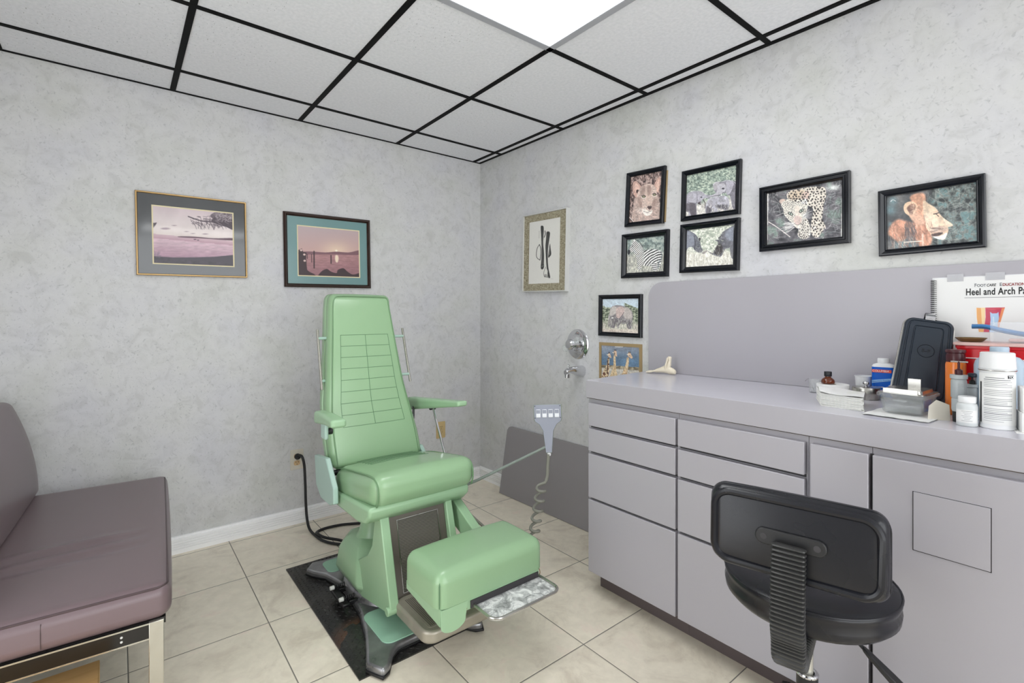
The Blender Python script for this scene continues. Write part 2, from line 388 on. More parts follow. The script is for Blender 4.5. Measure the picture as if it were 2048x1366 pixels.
# ------------------------------------------------------------ painted prints (vertex colours on a fine grid)
def hashn(i, j, seed):
    n = np.sin(i*127.1+j*311.7+seed*74.7)*43758.5453
    return n-np.floor(n)
def vnoise(x, y, seed=0):
    i = np.floor(x); j = np.floor(y); a = x-i; b = y-j; a = a*a*(3-2*a); b = b*b*(3-2*b)
    return (hashn(i, j, seed)*(1-a)+hashn(i+1, j, seed)*a)*(1-b)+(hashn(i, j+1, seed)*(1-a)+hashn(i+1, j+1, seed)*a)*b
class Paint:
    """canvas whose drawing coordinates run over a four-cornered field; drawn colours are sRGB"""
    def __init__(s, w, h, quad, bg, res=170):
        s.nat = True; s.w = w; s.h = h; k = res/max(w, h); s.nx = int(w*k)+1; s.ny = int(h*k)+1
        u, v = np.meshgrid(np.linspace(0, 1, s.nx), np.linspace(0, 1, s.ny)); s.U = u; s.V = v
        A = []; B = []
        for (U, V), (X, Y) in zip(((0, 0), (1, 0), (1, 1), (0, 1)), quad):
            A += [[U, V, 1, 0, 0, 0, -U*X, -V*X], [0, 0, 0, U, V, 1, -U*Y, -V*Y]]; B += [X, Y]
        p = np.linalg.solve(np.array(A, float), np.array(B, float)); d = p[6]*u+p[7]*v+1
        s.X = (p[0]*u+p[1]*v+p[2])/d; s.Y = (p[3]*u+p[4]*v+p[5])/d
        s.c = np.ones((s.ny, s.nx, 3))*np.array(bg, float); s.soft = (abs(quad[1][0]-quad[0][0]))/s.nx*1.2; s.sz = abs(quad[1][0]-quad[0][0])
    def fn(s, f, seed=0, oct=4, sx=1, sy=1):
        t = 0; a = .5
        for k in range(oct):
            t = t+a*vnoise(s.X/s.sz*f*sx*2**k, s.Y/s.sz*f*sy*2**k, seed+k); a *= .5
        return t/(1-.5**oct)
    def blend(s, a, col): 
        a = np.clip(a, 0, 1)[..., None]; col = np.asarray(col, float)
        s.c = s.c*(1-a)+col*a
    def mask(s, pts):
        X, Y = s.X, s.Y; ins = np.zeros(X.shape, bool); d = np.full(X.shape, 1e9); n = len(pts)
        for i in range(n):
            x1, y1 = pts[i]; x2, y2 = pts[(i+1) % n]
            if y1 != y2:
                c = ((y1 > Y) != (y2 > Y)) & (X < (x2-x1)*(Y-y1)/(y2-y1)+x1); ins ^= c
            dx, dy = x2-x1, y2-y1; L = dx*dx+dy*dy+1e-9; t = np.clip(((X-x1)*dx+(Y-y1)*dy)/L, 0, 1)
            d = np.minimum(d, np.hypot(X-x1-t*dx, Y-y1-t*dy))
        return np.where(ins, d, -d)
    def poly(s, pts, col, soft=None, al=1, smooth=True):
        if smooth and len(pts) > 3: pts = [(p.x, p.y) for p in catmull([(a, b, 0) for a, b in pts], 4, True)]
        a = np.clip(.5+s.mask(pts)/(soft or s.soft), 0, 1)*al; s.blend(a, col); return a
    def ell(s, x, y, rx, ry, col, ang=0, soft=None, al=1):
        c_, s_ = math.cos(R(ang)), math.sin(R(ang)); dx = s.X-x; dy = s.Y-y
        u = (dx*c_+dy*s_)/rx; v = (-dx*s_+dy*c_)/ry; d = (1-np.hypot(u, v))*min(rx, ry)
        a = np.clip(.5+d/(soft or s.soft), 0, 1)*al; s.blend(a, col); return a
    def line(s, pts, wd, col, al=1, smooth=True, soft=None):
        if smooth and len(pts) > 2: pts = [(p.x, p.y) for p in catmull([(a, b, 0) for a, b in pts], 5)]
        d = np.full(s.X.shape, 1e9)
        for i in range(len(pts)-1):
            x1, y1 = pts[i]; x2, y2 = pts[i+1]; dx, dy = x2-x1, y2-y1; L = dx*dx+dy*dy+1e-9
            t = np.clip(((s.X-x1)*dx+(s.Y-y1)*dy)/L, 0, 1); d = np.minimum(d, np.hypot(s.X-x1-t*dx, s.Y-y1-t*dy))
        s.blend(np.clip(.5+(wd/2-d)/(soft or s.soft), 0, 1)*al, col)
    def tex(s, a, f, amt, seed=0, sx=1, sy=1):     # mottled light and dark within mask a
        n = (s.fn(f, seed, 4, sx, sy)-.5)*2; s.c = np.clip(s.c*(1+(a*n*amt)[..., None]), 0, 255)
    def mott(s, a, cols, f, seed=0, sx=1, sy=1, con=2.6):
        n = np.clip((s.fn(f, seed, 4, sx, sy)-.5)*con+.5, 0, .999)*(len(cols)-1); i = n.astype(int); t = (n-i)[..., None]
        cc = np.array(cols, float); col = cc[i]*(1-t)+cc[np.minimum(i+1, len(cols)-1)]*t
        s.blend(a, col)
    def hairs(s, n, box, ln, ang, spread, wd, cols, al=.7, seed=1):
        rnd = random.Random(seed)
        for _ in range(n):
            x = rnd.uniform(box[0], box[2]); y = rnd.uniform(box[1], box[3]); a = R(ang+rnd.uniform(-spread, spread)); L = ln*rnd.uniform(.5, 1.2)
            s.line([(x, y), (x+L*.5*math.cos(a)+rnd.uniform(-.1, .1)*L, y-L*.5*math.sin(a)), (x+L*math.cos(a), y-L*math.sin(a))], wd, rnd.choice(cols), al)
    def mesh(s, T, parent, name='photo_print'):
        X = (s.U-.5)*s.w; Y = (.5-s.V)*s.h; nx, ny = s.nx, s.ny; o = wloc(parent)
        v = [tuple(T @ Vector((float(a), float(b), 0))-o) for a, b in zip(X.ravel(), Y.ravel())]
        f = [(j*nx+i, (j+1)*nx+i, (j+1)*nx+i+1, j*nx+i+1) for j in range(ny-1) for i in range(nx-1)]
        me = bpy.data.meshes.new(name); me.from_pydata(v, [], f)
        at = me.color_attributes.new('paint', 'FLOAT_COLOR', 'POINT')
        if name == 'photo_print' and s.nat:      # fine photographic grain, softer colour
            n = (s.fn(70, 31, 3)-.5)*2; n2 = (s.fn(26, 47, 3)-.5)*2; s.c = s.c*(1+(n*.13+n2*.10)[..., None]); L = s.c.mean(2, keepdims=True); s.c = (L+(s.c-L)*.66)*1.12+4
        elif name == 'photo_print': L = s.c.mean(2, keepdims=True); s.c = L+(s.c-L)*.78
        c = np.clip(s.c, 0, 255)/255; c = np.where(c <= .04045, c/12.92, ((c+.055)/1.055)**2.4)
        c = np.concatenate([c, np.ones((ny, nx, 1))], 2); at.data.foreach_set('color', c.astype(np.float32).ravel())
        me.materials.append(M['print']); ob = bpy.data.objects.new(name, me); COL.objects.link(ob); ob.parent = parent
        return ob
# ============================================================ THE ROOM
XL = -3.0; YF = -5.6; YL = -1.5; xr = -K*YF
struct(G().box(XL-.1, .2, YF-.1, .1, -.1, 0).done('floor', 'floor', org=(0, 0, 0)))
struct(G().box(XL-.1, .2, YF-.1, .1, H, H+.1).done('ceiling', 'ceil', org=(0, 0, H)))
struct(G().box(XL-.1, .2, 0, .1, 0, H).done('wall_back', 'wall', org=(0, 0, 0)))
struct(G().prism([(0, 0), (xr, YF), (xr+.12, YF), (.12, 0)], 0, H).done('wall_right', 'wall', org=(0, 0, 0)))
struct(G().box(XL-.1, XL, YL, 0, 0, H).box(XL-.1, XL, YF, -2.5, 0, H).box(XL-.1, XL, -2.5, YL, 2.1, H).done('wall_left', 'wall', org=(XL, YL, 0)))  # gap in the unseen part, added to let fill light in
# suspended ceiling bars
g = G(); gx = [-.063-.6096*i for i in range(5)]; gy = [-.2698-.6096*j for j in range(9)]
for x in gx: g.box(x-.012, x+.012, YF, 0, H-.004, H)
for y in gy: g.box(XL, 0, y-.011, y+.011, H-.0042, H)
g.prism([(0, 0), (xr, YF), (xr-.03, YF), (-.017, 0)], H-.0045, H); g.box(XL, 0, -.011, 0, H-.0044, H)
g.box(XL, XL+.02, YF, 0, H-.004, H); g.box(XL, 0, YF, YF+.02, H-.004, H)
struct(g.done('trim_1', 'grid', org=(0, 0, H)))
# ribbed vinyl base
def ribs():
    p = [(0, 0), (.015, 0), (.015, .012)]
    for k in range(5):
        z = .014+k*.0125; p += [(.015, z), (.0155, z+.003), (.0155, z+.008), (.0105, z+.0095), (.0105, z+.0118)]
    return p+[(.012, .079), (.010, .084), (0, .086)]
g = G().prism(ribs(), 0, 1, frm((XL, 0, 0), (0, -1, 0), (0, 0, 1), (-XL-.0155, 0, 0)))
struct(g.done('baseboard_back', 'base', org=(XL, 0, 0), smooth=25))
g = G().prism(ribs(), 0, 1, frm((0, 0, 0), NR, (0, 0, 1), DR*1.545))
struct(g.done('baseboard_right', 'base', org=(0, 0, 0), smooth=25))
g = G().prism(ribs(), 0, 1, frm((XL, 0, 0), (1, 0, 0), (0, 0, 1), (0, YL, 0)))
struct(g.done('baseboard_left', 'base', org=(XL, 0, 0), smooth=25))
# ceiling troffers
def troffer(x0, x1, y0, y1, label):
    t = thing('ceiling_light', ((x0+x1)/2, (y0+y1)/2, H), label, 'ceiling light')
    a, b, c, d = x0-.012, x1+.012, y0-.012, y1+.012; w_ = .034
    g = G()
    for q in ((a, a+w_, c, d), (b-w_, b, c, d), (a, b, c, c+w_), (a, b, d-w_, d)): g.box(*q, H-.009, H-.0005)
    g.done('frame', 'lightframe', t, bevel=.003)
    G().box(a+w_, b-w_, c+w_, d-w_, H-.007, H-.001).done('diffuser', 'glow', t)
troffer(gx[3], gx[1], gy[3], gy[2], 'glowing white fluorescent light panel with grey frame in the ceiling grid')
troffer(gx[3], gx[1], gy[8], gy[7], 'fluorescent panel added to the ceiling grid for light, unseen behind the viewer')  # extra lamp added out of view to brighten the room
# wall fittings
def outlet(T, plate, face, label, plug=False):
    t = thing('wall_outlet', T @ Vector((0, -.057, 0)), label, 'outlet')
    G().prism(rrect(.072, .116, .006), 0, .006, T).done('plate', plate, t, bevel=.002)
    for s_ in (1, -1):
        p = G().prism(rrect(.034, .028, .011, cy=s_*.0195), .004, .0085, T).done('socket', face, t, bevel=.001)
        g = G()
        for x in (-.0065, .0065): g.box(x-.0011, x+.0011, s_*.0195+.001, s_*.0195+.009, .0084, .0091, T)
        g.cyl((0, s_*.0195-.007, .0084), (0, s_*.0195-.007, .0091), .0025, n=10, T=T)
        g.done('slots', 'brass', p)
    G().cyl((0, 0, .005), (0, 0, .0075), .003, n=12, T=T).done('screw', 'chrome', t)
outlet(bwm(-1.298, .372), 'ivory', 'almond', 'pale wall outlet with a black plug in its upper socket')
outlet(bwm(-.340, .404), 'tan', 'tan', 'tan wall outlet near the room corner behind the chair arm')
# tub filler valve and spout on the right wall
T = rw(.997, 1.040)
t = thing('shower_valve', T @ Vector((0, -.087, 0)), 'round chrome valve plate with a clear knob on the wall', 'valve')
G().lathe([(.088, 0), (.088, .004), (.08, .010), (.058, .013), (.055, .018), (.040, .020), (.036, .030), (.0, .031)], T=T, n=48).done('escutcheon', 'chrome', t)
g = G().lathe([(.018, .03), (.020, .05), (.026, .055), (.030, .062), (.030, .078), (.022, .085), (0, .086)], T=T, n=24)
g.done('knob', 'chrome', t)
g = G()
for a in (30, 210):
    c_, s_ = math.cos(R(a)), math.sin(R(a)); g.cyl((.02*c_, .02*s_, .064), (.052*c_, .052*s_, .060), .016, .021, n=18, T=T)
    g.lathe([(0, .0), (.014, .002), (.021, .010), (.021, .018), (.014, .024), (0, .026)], (0, 0, 0), 18, T @ Matrix.Translation((.054*c_, .054*s_, .047)))
g.done('grip', 'glass', t)
T = rw(1.026, .887)
t = thing('tub_spout', T @ Vector((0, -.03, 0)), 'chrome tub spout sticking out of the wall below the round valve', 'spout')
def sec(n, w_, h_, dy): return [(x, y+dy, n) for x, y in rrect(w_, h_, min(w_, h_)*.42, 5)]
G().loft([sec(0, .062, .066, -.004), sec(.015, .06, .062, -.003), sec(.05, .052, .052, 0), (sec(.09, .040, .036, .008)), sec(.115, .034, .030, .006), sec(.13, .030, .030, .0), sec(.136, .026, .024, -.004)], T).done('body', 'chrome', t)
G().cyl((0, -.012, .120), (0, -.036, .120), .0155, .0155, n=20, T=T).done('outlet_ring', 'chrome', t, bevel=.002)
G().lathe([(.004, 0), (.004, .014), (.007, .016), (.007, .021), (.003, .023)], T=T @ frm((0, .018, .112), (1, 0, 0), (0, 0, 1), (0, 1, 0)), n=14).done('diverter', 'chrome', t)
# ============================================================ PICTURES ON THE WALLS
def sweep(g, w, h, prof, T):
    rings = []
    for d, z in prof: rings.append([(-w/2+d, -h/2+d, z), (w/2-d, -h/2+d, z), (w/2-d, h/2-d, z), (-w/2+d, h/2-d, z)])
    g.loft(rings, T, caps=False); return g
def picture(T, w, h, tilt, prof, fmat, label, paint, ins, matm=None, bev=None, back='kraft', mw=None, group=None, liner=None):
    T = T @ Matrix.Rotation(R(tilt), 4, 'Z')
    t = thing('framed_picture', T @ Vector((0, -h/2, 0)), label, 'picture', group)
    g = G(); sweep(g, w, h, prof, T); g.done('frame', fmat, t, smooth=30)
    fi = prof[-1][0]; z = prof[-1][1]
    G().box(-w/2+fi*.6, w/2-fi*.6, -h/2+fi*.6, h/2-fi*.6, .0005, z-.0035, T).done('backing', back, t)
    l, r_, tp, bt = ins
    pw = w-l-r_; ph = h-tp-bt; cx = (l-r_)/2; cy = (bt-tp)/2
    if matm:
        rings = [[(-w/2+fi*.8, -h/2+fi*.8, z), (w/2-fi*.8, -h/2+fi*.8, z), (w/2-fi*.8, h/2-fi*.8, z), (-w/2+fi*.8, h/2-fi*.8, z)],
                 [(cx-pw/2, cy-ph/2, z), (cx+pw/2, cy-ph/2, z), (cx+pw/2, cy+ph/2, z), (cx-pw/2, cy+ph/2, z)]]
        g = G().loft(rings, T, caps=False); mb = g.done('mat_board', matm, t)
        if bev:
            b = .0065
            rings = [[(cx-pw/2, cy-ph/2, z+.0002), (cx+pw/2, cy-ph/2, z+.0002), (cx+pw/2, cy+ph/2, z+.0002), (cx-pw/2, cy+ph/2, z+.0002)],
                     [(cx-pw/2+b, cy-ph/2+b, z-.002), (cx+pw/2-b, cy-ph/2+b, z-.002), (cx+pw/2-b, cy+ph/2-b, z-.002), (cx-pw/2+b, cy+ph/2-b, z-.002)]]
            G().loft(rings, T, caps=False).done('bevel', bev, mb); 
    paint(pw, ph).mesh(T @ Matrix.Translation((cx, cy, z-.0018)), t)
    return t
BLK = [(0, 0), (0, .016), (.003, .019), (.008, .019), (.017, .012), (.020, .014), (.0225, .012), (.0225, .007)]
BLK2 = [(0, 0), (0, .019), (.004, .022), (.010, .021), (.014, .013), (.024, .009), (.0275, .010), (.0275, .006)]
LEO = [(0, 0), (0, .018), (.003, .021), (.007, .021), (.009, .017), (.014, .017), (.0155, .021), (.021, .021), (.0225, .014), (.027, .012), (.028, .007)]
PUR = (196, 168, 180)
def p_sea(w, h):
    p = Paint(w, h, [(245, 205), (855, 262), (855, 645), (245, 615)], (205, 182, 190))
    one = np.ones_like(p.X); t = (p.Y-(205+(p.X-245)*.093))/400
    for a, b, c1, c2 in ((-.1, .25, (205, 180, 188), (224, 208, 208)), (.25, .5, (224, 208, 208), (232, 216, 210)), (.5, .58, (214, 180, 190), (190, 140, 158))):
        m = ((t >= a) & (t < b)); k = np.clip((t-a)/(b-a), 0, 1)[..., None]; p.c = np.where(m[..., None], np.array(c1)*(1-k)+np.array(c2)*k, p.c)
    m = t > .575; k = np.clip((t-.575)/.3, 0, 1)[..., None]
    p.c = np.where(m[..., None], np.array((216, 178, 192))*(1-k)+np.array((176, 130, 152))*k, p.c)
    p.tex(m*1., 14, .12, 3, 1, 7); p.tex(one, 5, .06, 9)
    p.poly([(450, 425), (560, 428), (700, 440), (850, 440), (850, 456), (760, 452), (600, 440), (450, 432)], (104, 66, 84))
    p.ell(562, 447, 9, 3, (70, 46, 60)); p.ell(585, 452, 7, 3, (70, 46, 60))
    for x, y, r in ((500, 392, 14), (345, 371, 34), (410, 350, 16), (548, 406, 14), (640, 410, 20)): p.ell(x, y, r, r*.2, (150, 122, 136), al=.8)
    p.poly([(240, 560), (400, 572), (560, 572), (700, 570), (860, 558), (860, 650), (240, 620)], (66, 56, 70), smooth=False)
    p.tex((t > .9)*1., 20, .25, 5)
    k = (74, 58, 70)
    p.line([(515, 287), (600, 315), (690, 325), (760, 320), (855, 330)], 7, k)
    p.poly([(700, 300), (745, 290), (800, 300), (860, 290), (860, 380), (800, 362), (740, 345), (690, 325)], k)
    p.poly([(680, 280), (720, 258), (790, 262), (858, 265), (858, 300), (780, 300), (700, 300)], k, al=.75)
    p.hairs(130, (530, 285, 850, 350), 34, -50, 60, 3, [k, (96, 78, 90)], .8, 3)
    p.hairs(60, (700, 262, 850, 330), 40, 30, 80, 3, [(215, 200, 204)], .5, 8)
    p.poly([(243, 330), (262, 332), (282, 330), (268, 352), (250, 366)], k)
    p.hairs(20, (250, 540, 300, 575), 20, 60, 30, 4, [(120, 100, 120)], .6, 6)
    p.nat = False; return p
def p_sun(w, h):
    p = Paint(w, h, [(1355, 355), (1808, 392), (1812, 724), (1358, 712)], (196, 166, 172))
    base = 548+(p.X-1358)*.02; t = p.Y
    k = np.clip((t-360)/190, 0, 1)[..., None]; p.c = np.array((190, 168, 172))*(1-k)+np.array((208, 160, 152))*k
    d = np.hypot((p.X-1640)*.6, p.Y-535); p.blend(np.exp(-(d/60)**2)*.75, (246, 214, 178))
    m = p.Y > base; k = np.clip((p.Y-548)/150, 0, 1)[..., None]
    p.c = np.where(m[..., None], np.array((186, 128, 128))*(1-k)+np.array((160, 104, 112))*k, p.c)
    p.tex(m*1., 16, .14, 2, 1, 6)
    p.poly([(1355, 545), (1450, 540), (1560, 546), (1640, 540), (1730, 545), (1810, 530), (1812, 562), (1600, 560), (1355, 562)], (132, 84, 94))
    p.ell(1640, 533, 9, 7, (255, 244, 214)); p.poly([(1634, 566), (1650, 566), (1656, 590), (1648, 615), (1636, 612), (1630, 590)], (250, 222, 190), soft=8)
    k = (60, 34, 40)
    for x, y0, y1, q in ((1460, 560, 615, 5), (1478, 540, 655, 9), (1429, 560, 590, 5), (1601, 567, 622, 8), (1420, 600, 650, 6)): p.line([(x, y0), (x, y1)], q, k, smooth=False)
    p.poly([(1366, 530), (1390, 520), (1400, 545), (1424, 548), (1420, 600), (1430, 700), (1362, 712)], k, smooth=False)
    for x, y in ((1385, 532), (1408, 562), (1410, 605)): p.ell(x, y, 9, 7, (226, 190, 180))
    p.poly([(1360, 660), (1410, 655), (1440, 680), (1480, 700), (1480, 716), (1360, 714)], k)
    p.poly([(1510, 718), (1530, 680), (1570, 662), (1600, 680), (1640, 690), (1650, 668), (1690, 656), (1720, 680), (1760, 700), (1812, 690), (1812, 724), (1600, 724)], k)
    p.nat = False; return p
def p_foot(w, h):
    p = Paint(w, h, [(250, 378), (650, 308), (640, 1130), (240, 1145)], (226, 224, 216), 190)
    p.c = p.c+((p.fn(60, 2)-.5)*6)[..., None]; k = (52, 52, 50)
    p.poly([(395, 430), (410, 415), (430, 425), (434, 470), (430, 560), (428, 640), (436, 720), (440, 800), (438, 880), (440, 930), (425, 960), (405, 958), (398, 930), (404, 860), (408, 760), (406, 640), (400, 520)], k)
    p.line([(450, 480), (455, 520), (440, 560)], 9, k); p.line([(376, 480), (374, 570)], 2, k)
    p.poly([(470, 500), (485, 488), (505, 490), (515, 510), (510, 560), (498, 640), (490, 720), (488, 800), (490, 880), (500, 960), (516, 1030), (520, 1065), (500, 1062), (488, 1020), (474, 930), (466, 840), (460, 740), (458, 660), (466, 570)], k)
    p.line([(380, 650), (350, 700), (340, 780), (352, 820), (388, 845)], 7, k); p.line([(380, 650), (396, 700), (398, 770), (388, 845)], 8, k)
    p.poly([(515, 640), (524, 700), (532, 770), (515, 800), (494, 812), (500, 740)], k); p.line([(505, 660), (508, 780)], 4, (215, 212, 205))
    p.line([(462, 930), (440, 990), (440, 1040), (455, 1055)], 4, k); p.ell(470, 990, 18, 34, (226, 224, 216))
    for i in range(4): p.line([(450+i*14, 1025), (448+i*14, 1056)], 6, k)
    p.line([(448, 1055), (480, 1060), (515, 1070)], 4, k); p.line([(420, 500), (423, 900)], 3, (120, 120, 118)); p.line([(484, 520), (476, 760)], 3, (120, 120, 118))
    p.line([(408, 925), (436, 915)], 3, (215, 212, 205)); p.line([(530, 1080), (545, 1078), (560, 1084)], 2, (150, 150, 145), al=.7)
    p.nat = False; return p
def p_cub(w, h):
    p = Paint(w, h, [(125, 180), (455, 125), (440, 675), (103, 710)], (120, 90, 84), 190)
    one = np.ones_like(p.X); p.mott(one, [(52, 40, 42), (100, 74, 70), (150, 118, 110), (184, 154, 142)], 24, 5, 1.4, .7)
    p.hairs(200, (110, 150, 450, 700), 60, 60, 70, 3, [(96, 64, 60), (190, 152, 140), (60, 46, 46)], .6, 2)
    a = p.poly([(150, 700), (150, 520), (165, 420), (250, 380), (390, 380), (430, 470), (440, 690)], (178, 148, 136)); p.tex(a, 20, .25, 3)
    for pts in ([(150, 370), (140, 290), (150, 240), (178, 226), (215, 260), (242, 315), (230, 390), (190, 425)], [(372, 300), (395, 220), (425, 190), (440, 215), (432, 300), (415, 370)]):
        p.poly(pts, (196, 146, 128)); 
    p.poly([(170, 350), (160, 280), (180, 250), (215, 300), (205, 350)], (220, 172, 152)); p.ell(195, 345, 16, 22, (70, 50, 48)); p.poly([(395, 320), (405, 240), (425, 225), (425, 300), (410, 350)], (220, 172, 152))
    a = p.poly([(235, 290), (300, 262), (360, 275), (395, 330), (405, 420), (400, 480), (375, 560), (340, 620), (290, 632), (250, 600), (228, 540), (200, 490), (185, 420), (200, 350)], (196, 166, 152)); p.tex(a, 26, .22, 7)
    p.poly([(235, 300), (270, 275), (285, 330), (262, 380), (225, 390)], (150, 118, 106), soft=26, al=.8); p.poly([(350, 470), (400, 430), (405, 480), (370, 570), (340, 600)], (150, 116, 104), soft=24, al=.8); p.poly([(190, 420), (225, 410), (245, 520), (235, 560), (205, 500)], (148, 114, 102), soft=24, al=.7)
    p.poly([(290, 300), (330, 300), (350, 420), (345, 520), (300, 520), (275, 430)], (198, 166, 150), soft=14)
    p.poly([(296, 290), (330, 285), (345, 340), (310, 400)], (142, 108, 98), soft=16, al=.7)
    for x, y in ((262, 410), (376, 392)):
        p.ell(x, y, 27, 19, (226, 210, 196)); p.ell(x, y-2, 20, 14, (40, 32, 30)); p.ell(x, y-1, 12, 10, (176, 168, 120)); p.ell(x, y-1, 5, 5, (16, 14, 14)); p.line([(x-26, y-10), (x, y-20), (x+22, y-6)], 5, (44, 34, 32))
    p.line([(245, 440), (236, 500)], 8, (150, 116, 104), al=.7)
    p.poly([(300, 525), (328, 516), (352, 524), (340, 548), (325, 556), (308, 545)], (58, 40, 42)); p.line([(324, 552), (322, 572)], 4, (60, 44, 44))
    p.poly([(248, 560), (300, 562), (322, 578), (350, 560), (356, 580), (340, 615), (300, 632), (262, 610)], (228, 214, 202), soft=6); p.line([(262, 578), (300, 592), (324, 582), (348, 574)], 5, (54, 38, 38))
    p.hairs(60, (120, 500, 440, 700), 60, 40, 60, 2.5, [(216, 176, 160), (110, 74, 66), (232, 214, 204)], .6, 4); p.line([(106, 640), (150, 700)], 5, (232, 226, 220))
    p.hairs(26, (230, 540, 290, 600), 60, 170, 25, 1.8, [(240, 230, 220)], .6, 9)
    return p
def p_eleph3(w, h):
    p = Paint(w, h, [(762, 165), (1330, 40), (1340, 530), (768, 625)], (120, 140, 125))
    one = np.ones_like(p.X); p.mott(one, [(66, 84, 76), (110, 132, 118), (150, 168, 148), (188, 200, 176)], 34, 5, 1, 1.2, 1.8)
    p.hairs(260, (762, 60, 1340, 360), 60, 10, 70, 4, [(168, 190, 168), (70, 92, 84), (196, 206, 180), (112, 142, 128)], .55, 2)
    t = np.clip((p.Y+(p.X-762)*.2-470)/60, 0, 1); p.blend(t, (196, 190, 182)); p.tex(t, 30, .25, 4)
    G1 = (118, 114, 126); G2 = (158, 154, 168); D = (58, 54, 66)
    a = p.poly([(1070, 260), (1110, 230), (1170, 225), (1220, 208), (1290, 215), (1340, 250), (1340, 520), (1300, 500), (1280, 420), (1250, 350), (1190, 350), (1100, 340), (1075, 300)], G1); p.tex(a, 20, .2, 2)
    p.poly([(1225, 215), (1290, 220), (1306, 260), (1280, 340), (1245, 380), (1222, 340), (1215, 270)], G2); p.line([(1245, 375), (1282, 335), (1304, 265)], 4, D)
    p.poly([(1068, 260), (1100, 228), (1140, 235), (1120, 300), (1085, 320)], (158, 152, 160))
    p.poly([(1120, 262), (1180, 240), (1215, 270), (1210, 330), (1160, 370), (1100, 395), (1060, 400), (1015, 420), (1020, 395), (1070, 370), (1110, 340)], (168, 164, 174)); p.line([(1018, 412), (1070, 388), (1150, 372), (1195, 338)], 5, D); p.ell(1186, 300, 16, 10, D)
    for q in ([(1070, 260), (1110, 230), (1170, 225), (1220, 208), (1290, 215), (1335, 250)], [(762, 400), (800, 350), (870, 335), (940, 340), (985, 372), (1050, 380)], [(1000, 470), (1030, 420), (1110, 395), (1190, 378), (1240, 400), (1262, 450), (1255, 520)]): p.line(q, 5, (206, 204, 214), .8)
    p.line([(1168, 355), (1166, 400)], 6, (236, 234, 226))
    a = p.poly([(762, 400), (800, 350), (870, 335), (940, 340), (985, 372), (1050, 380), (1050, 400), (985, 412), (950, 430), (930, 470), (890, 480), (885, 540), (890, 610), (810, 620), (790, 560), (768, 560)], G2); p.tex(a, 18, .22, 6)
    p.poly([(775, 420), (800, 370), (860, 362), (890, 400), (880, 470), (830, 470), (775, 455)], (160, 156, 168)); p.line([(890, 400), (884, 468), (830, 474), (780, 456)], 4, D); p.ell(938, 402, 12, 7, D); p.poly([(795, 480), (870, 478), (885, 600), (825, 610)], (92, 84, 94), soft=14); p.poly([(768, 480), (800, 480), (800, 560), (770, 560)], (104, 98, 108), soft=14)
    p.line([(925, 460), (905, 470), (930, 480)], 14, (70, 56, 60)); p.line([(960, 425), (985, 470), (985, 520)], 9, (76, 66, 66))
    a = p.poly([(1000, 470), (1030, 420), (1110, 395), (1190, 378), (1240, 400), (1262, 450), (1255, 520), (1210, 545), (1190, 500), (1140, 510), (1130, 560), (1090, 565), (1080, 520), (1060, 570), (1000, 575), (990, 520)], (160, 157, 170)); p.tex(a, 22, .2, 9); p.poly([(1010, 500), (1060, 520), (1050, 575), (1000, 575)], (98, 92, 102), soft=20); p.poly([(1120, 490), (1230, 480), (1250, 530), (1140, 520)], (92, 88, 98), soft=20)
    p.poly([(1030, 440), (1060, 435), (1070, 480), (1050, 520), (1020, 500)], (148, 142, 152)); p.line([(1040, 560), (1060, 500)], 8, D); p.line([(1130, 500), (1190, 490)], 5, D)
    p.hairs(60, (1000, 480, 1340, 570), 30, 80, 40, 4, [(70, 64, 66), (216, 212, 204)], .6, 8)
    return p
def p_zebra(w, h):
    p = Paint(w, h, [(65, 890), (485, 835), (495, 1262), (72, 1280)], (150, 156, 150))
    one = np.ones_like(p.X); p.mott(one, [(88, 106, 104), (126, 146, 140), (166, 178, 166)], 14, 5)
    t = np.clip((p.Y-1010)/80, 0, 1); p.mott(t, [(122, 122, 116), (160, 158, 146), (196, 194, 176)], 30, 3, 2, .6)
    p.hairs(220, (65, 980, 495, 1280), 60, 85, 22, 3, [(206, 204, 190), (96, 98, 96), (170, 168, 150), (226, 224, 212)], .5, 2)
    W_ = (222, 220, 216); D = (38, 38, 44)
    a1 = p.mask([(p_[0], p_[1]) for p_ in [(130, 905), (160, 900), (215, 950), (245, 985), (250, 1020), (300, 1005), (380, 998), (440, 1015), (465, 1045), (462, 1100), (455, 1180), (430, 1230), (405, 1258), (370, 1250), (350, 1200), (300, 1200), (235, 1185), (225, 1240), (195, 1240), (185, 1160), (165, 1080), (140, 1030), (95, 1040), (78, 1055), (75, 1015), (110, 960)]])
    a = np.clip(.5+a1/(p.soft), 0, 1); p.blend(a, W_)
    # stripes: across the neck, sweeping round the barrel and rump
    u = np.hypot(p.X-470, (p.Y-1290)*.95); s1 = np.sin(u/27*2*math.pi+p.fn(8, 4)*3)
    v = (p.X*.72+p.Y*.70); s2 = np.sin(v/17*2*math.pi+p.fn(9, 7)*2.4)
    q = np.clip((p.X-245)/20, 0, 1); s_ = s1*q+s2*(1-q); low = np.clip((p.Y-1150)/30, 0, 1)*np.clip((p.X-330)/20, 0, 1); s3 = np.sin(p.Y/22*2*math.pi-p.X*.05); s_ = s_*(1-low)+s3*low
    p.blend(np.clip(s_*2.2+.1, 0, 1)*a, D)
    p.poly([(74, 1015), (95, 1008), (102, 1035), (90, 1062), (74, 1055)], (40, 44, 52)); p.ell(124, 962, 6, 6, D); p.poly([(128, 910), (140, 872), (155, 905)], W_)
    p.line([(150, 885), (200, 915), (240, 975)], 8, D, al=.7); p.line([(450, 1040), (462, 1090), (430, 1160), (425, 1230)], 7, (70, 90, 100))
    p.hairs(90, (65, 1130, 495, 1285), 50, 88, 16, 3, [(206, 204, 190), (120, 122, 116), (226, 224, 212)], .55, 5)
    return p
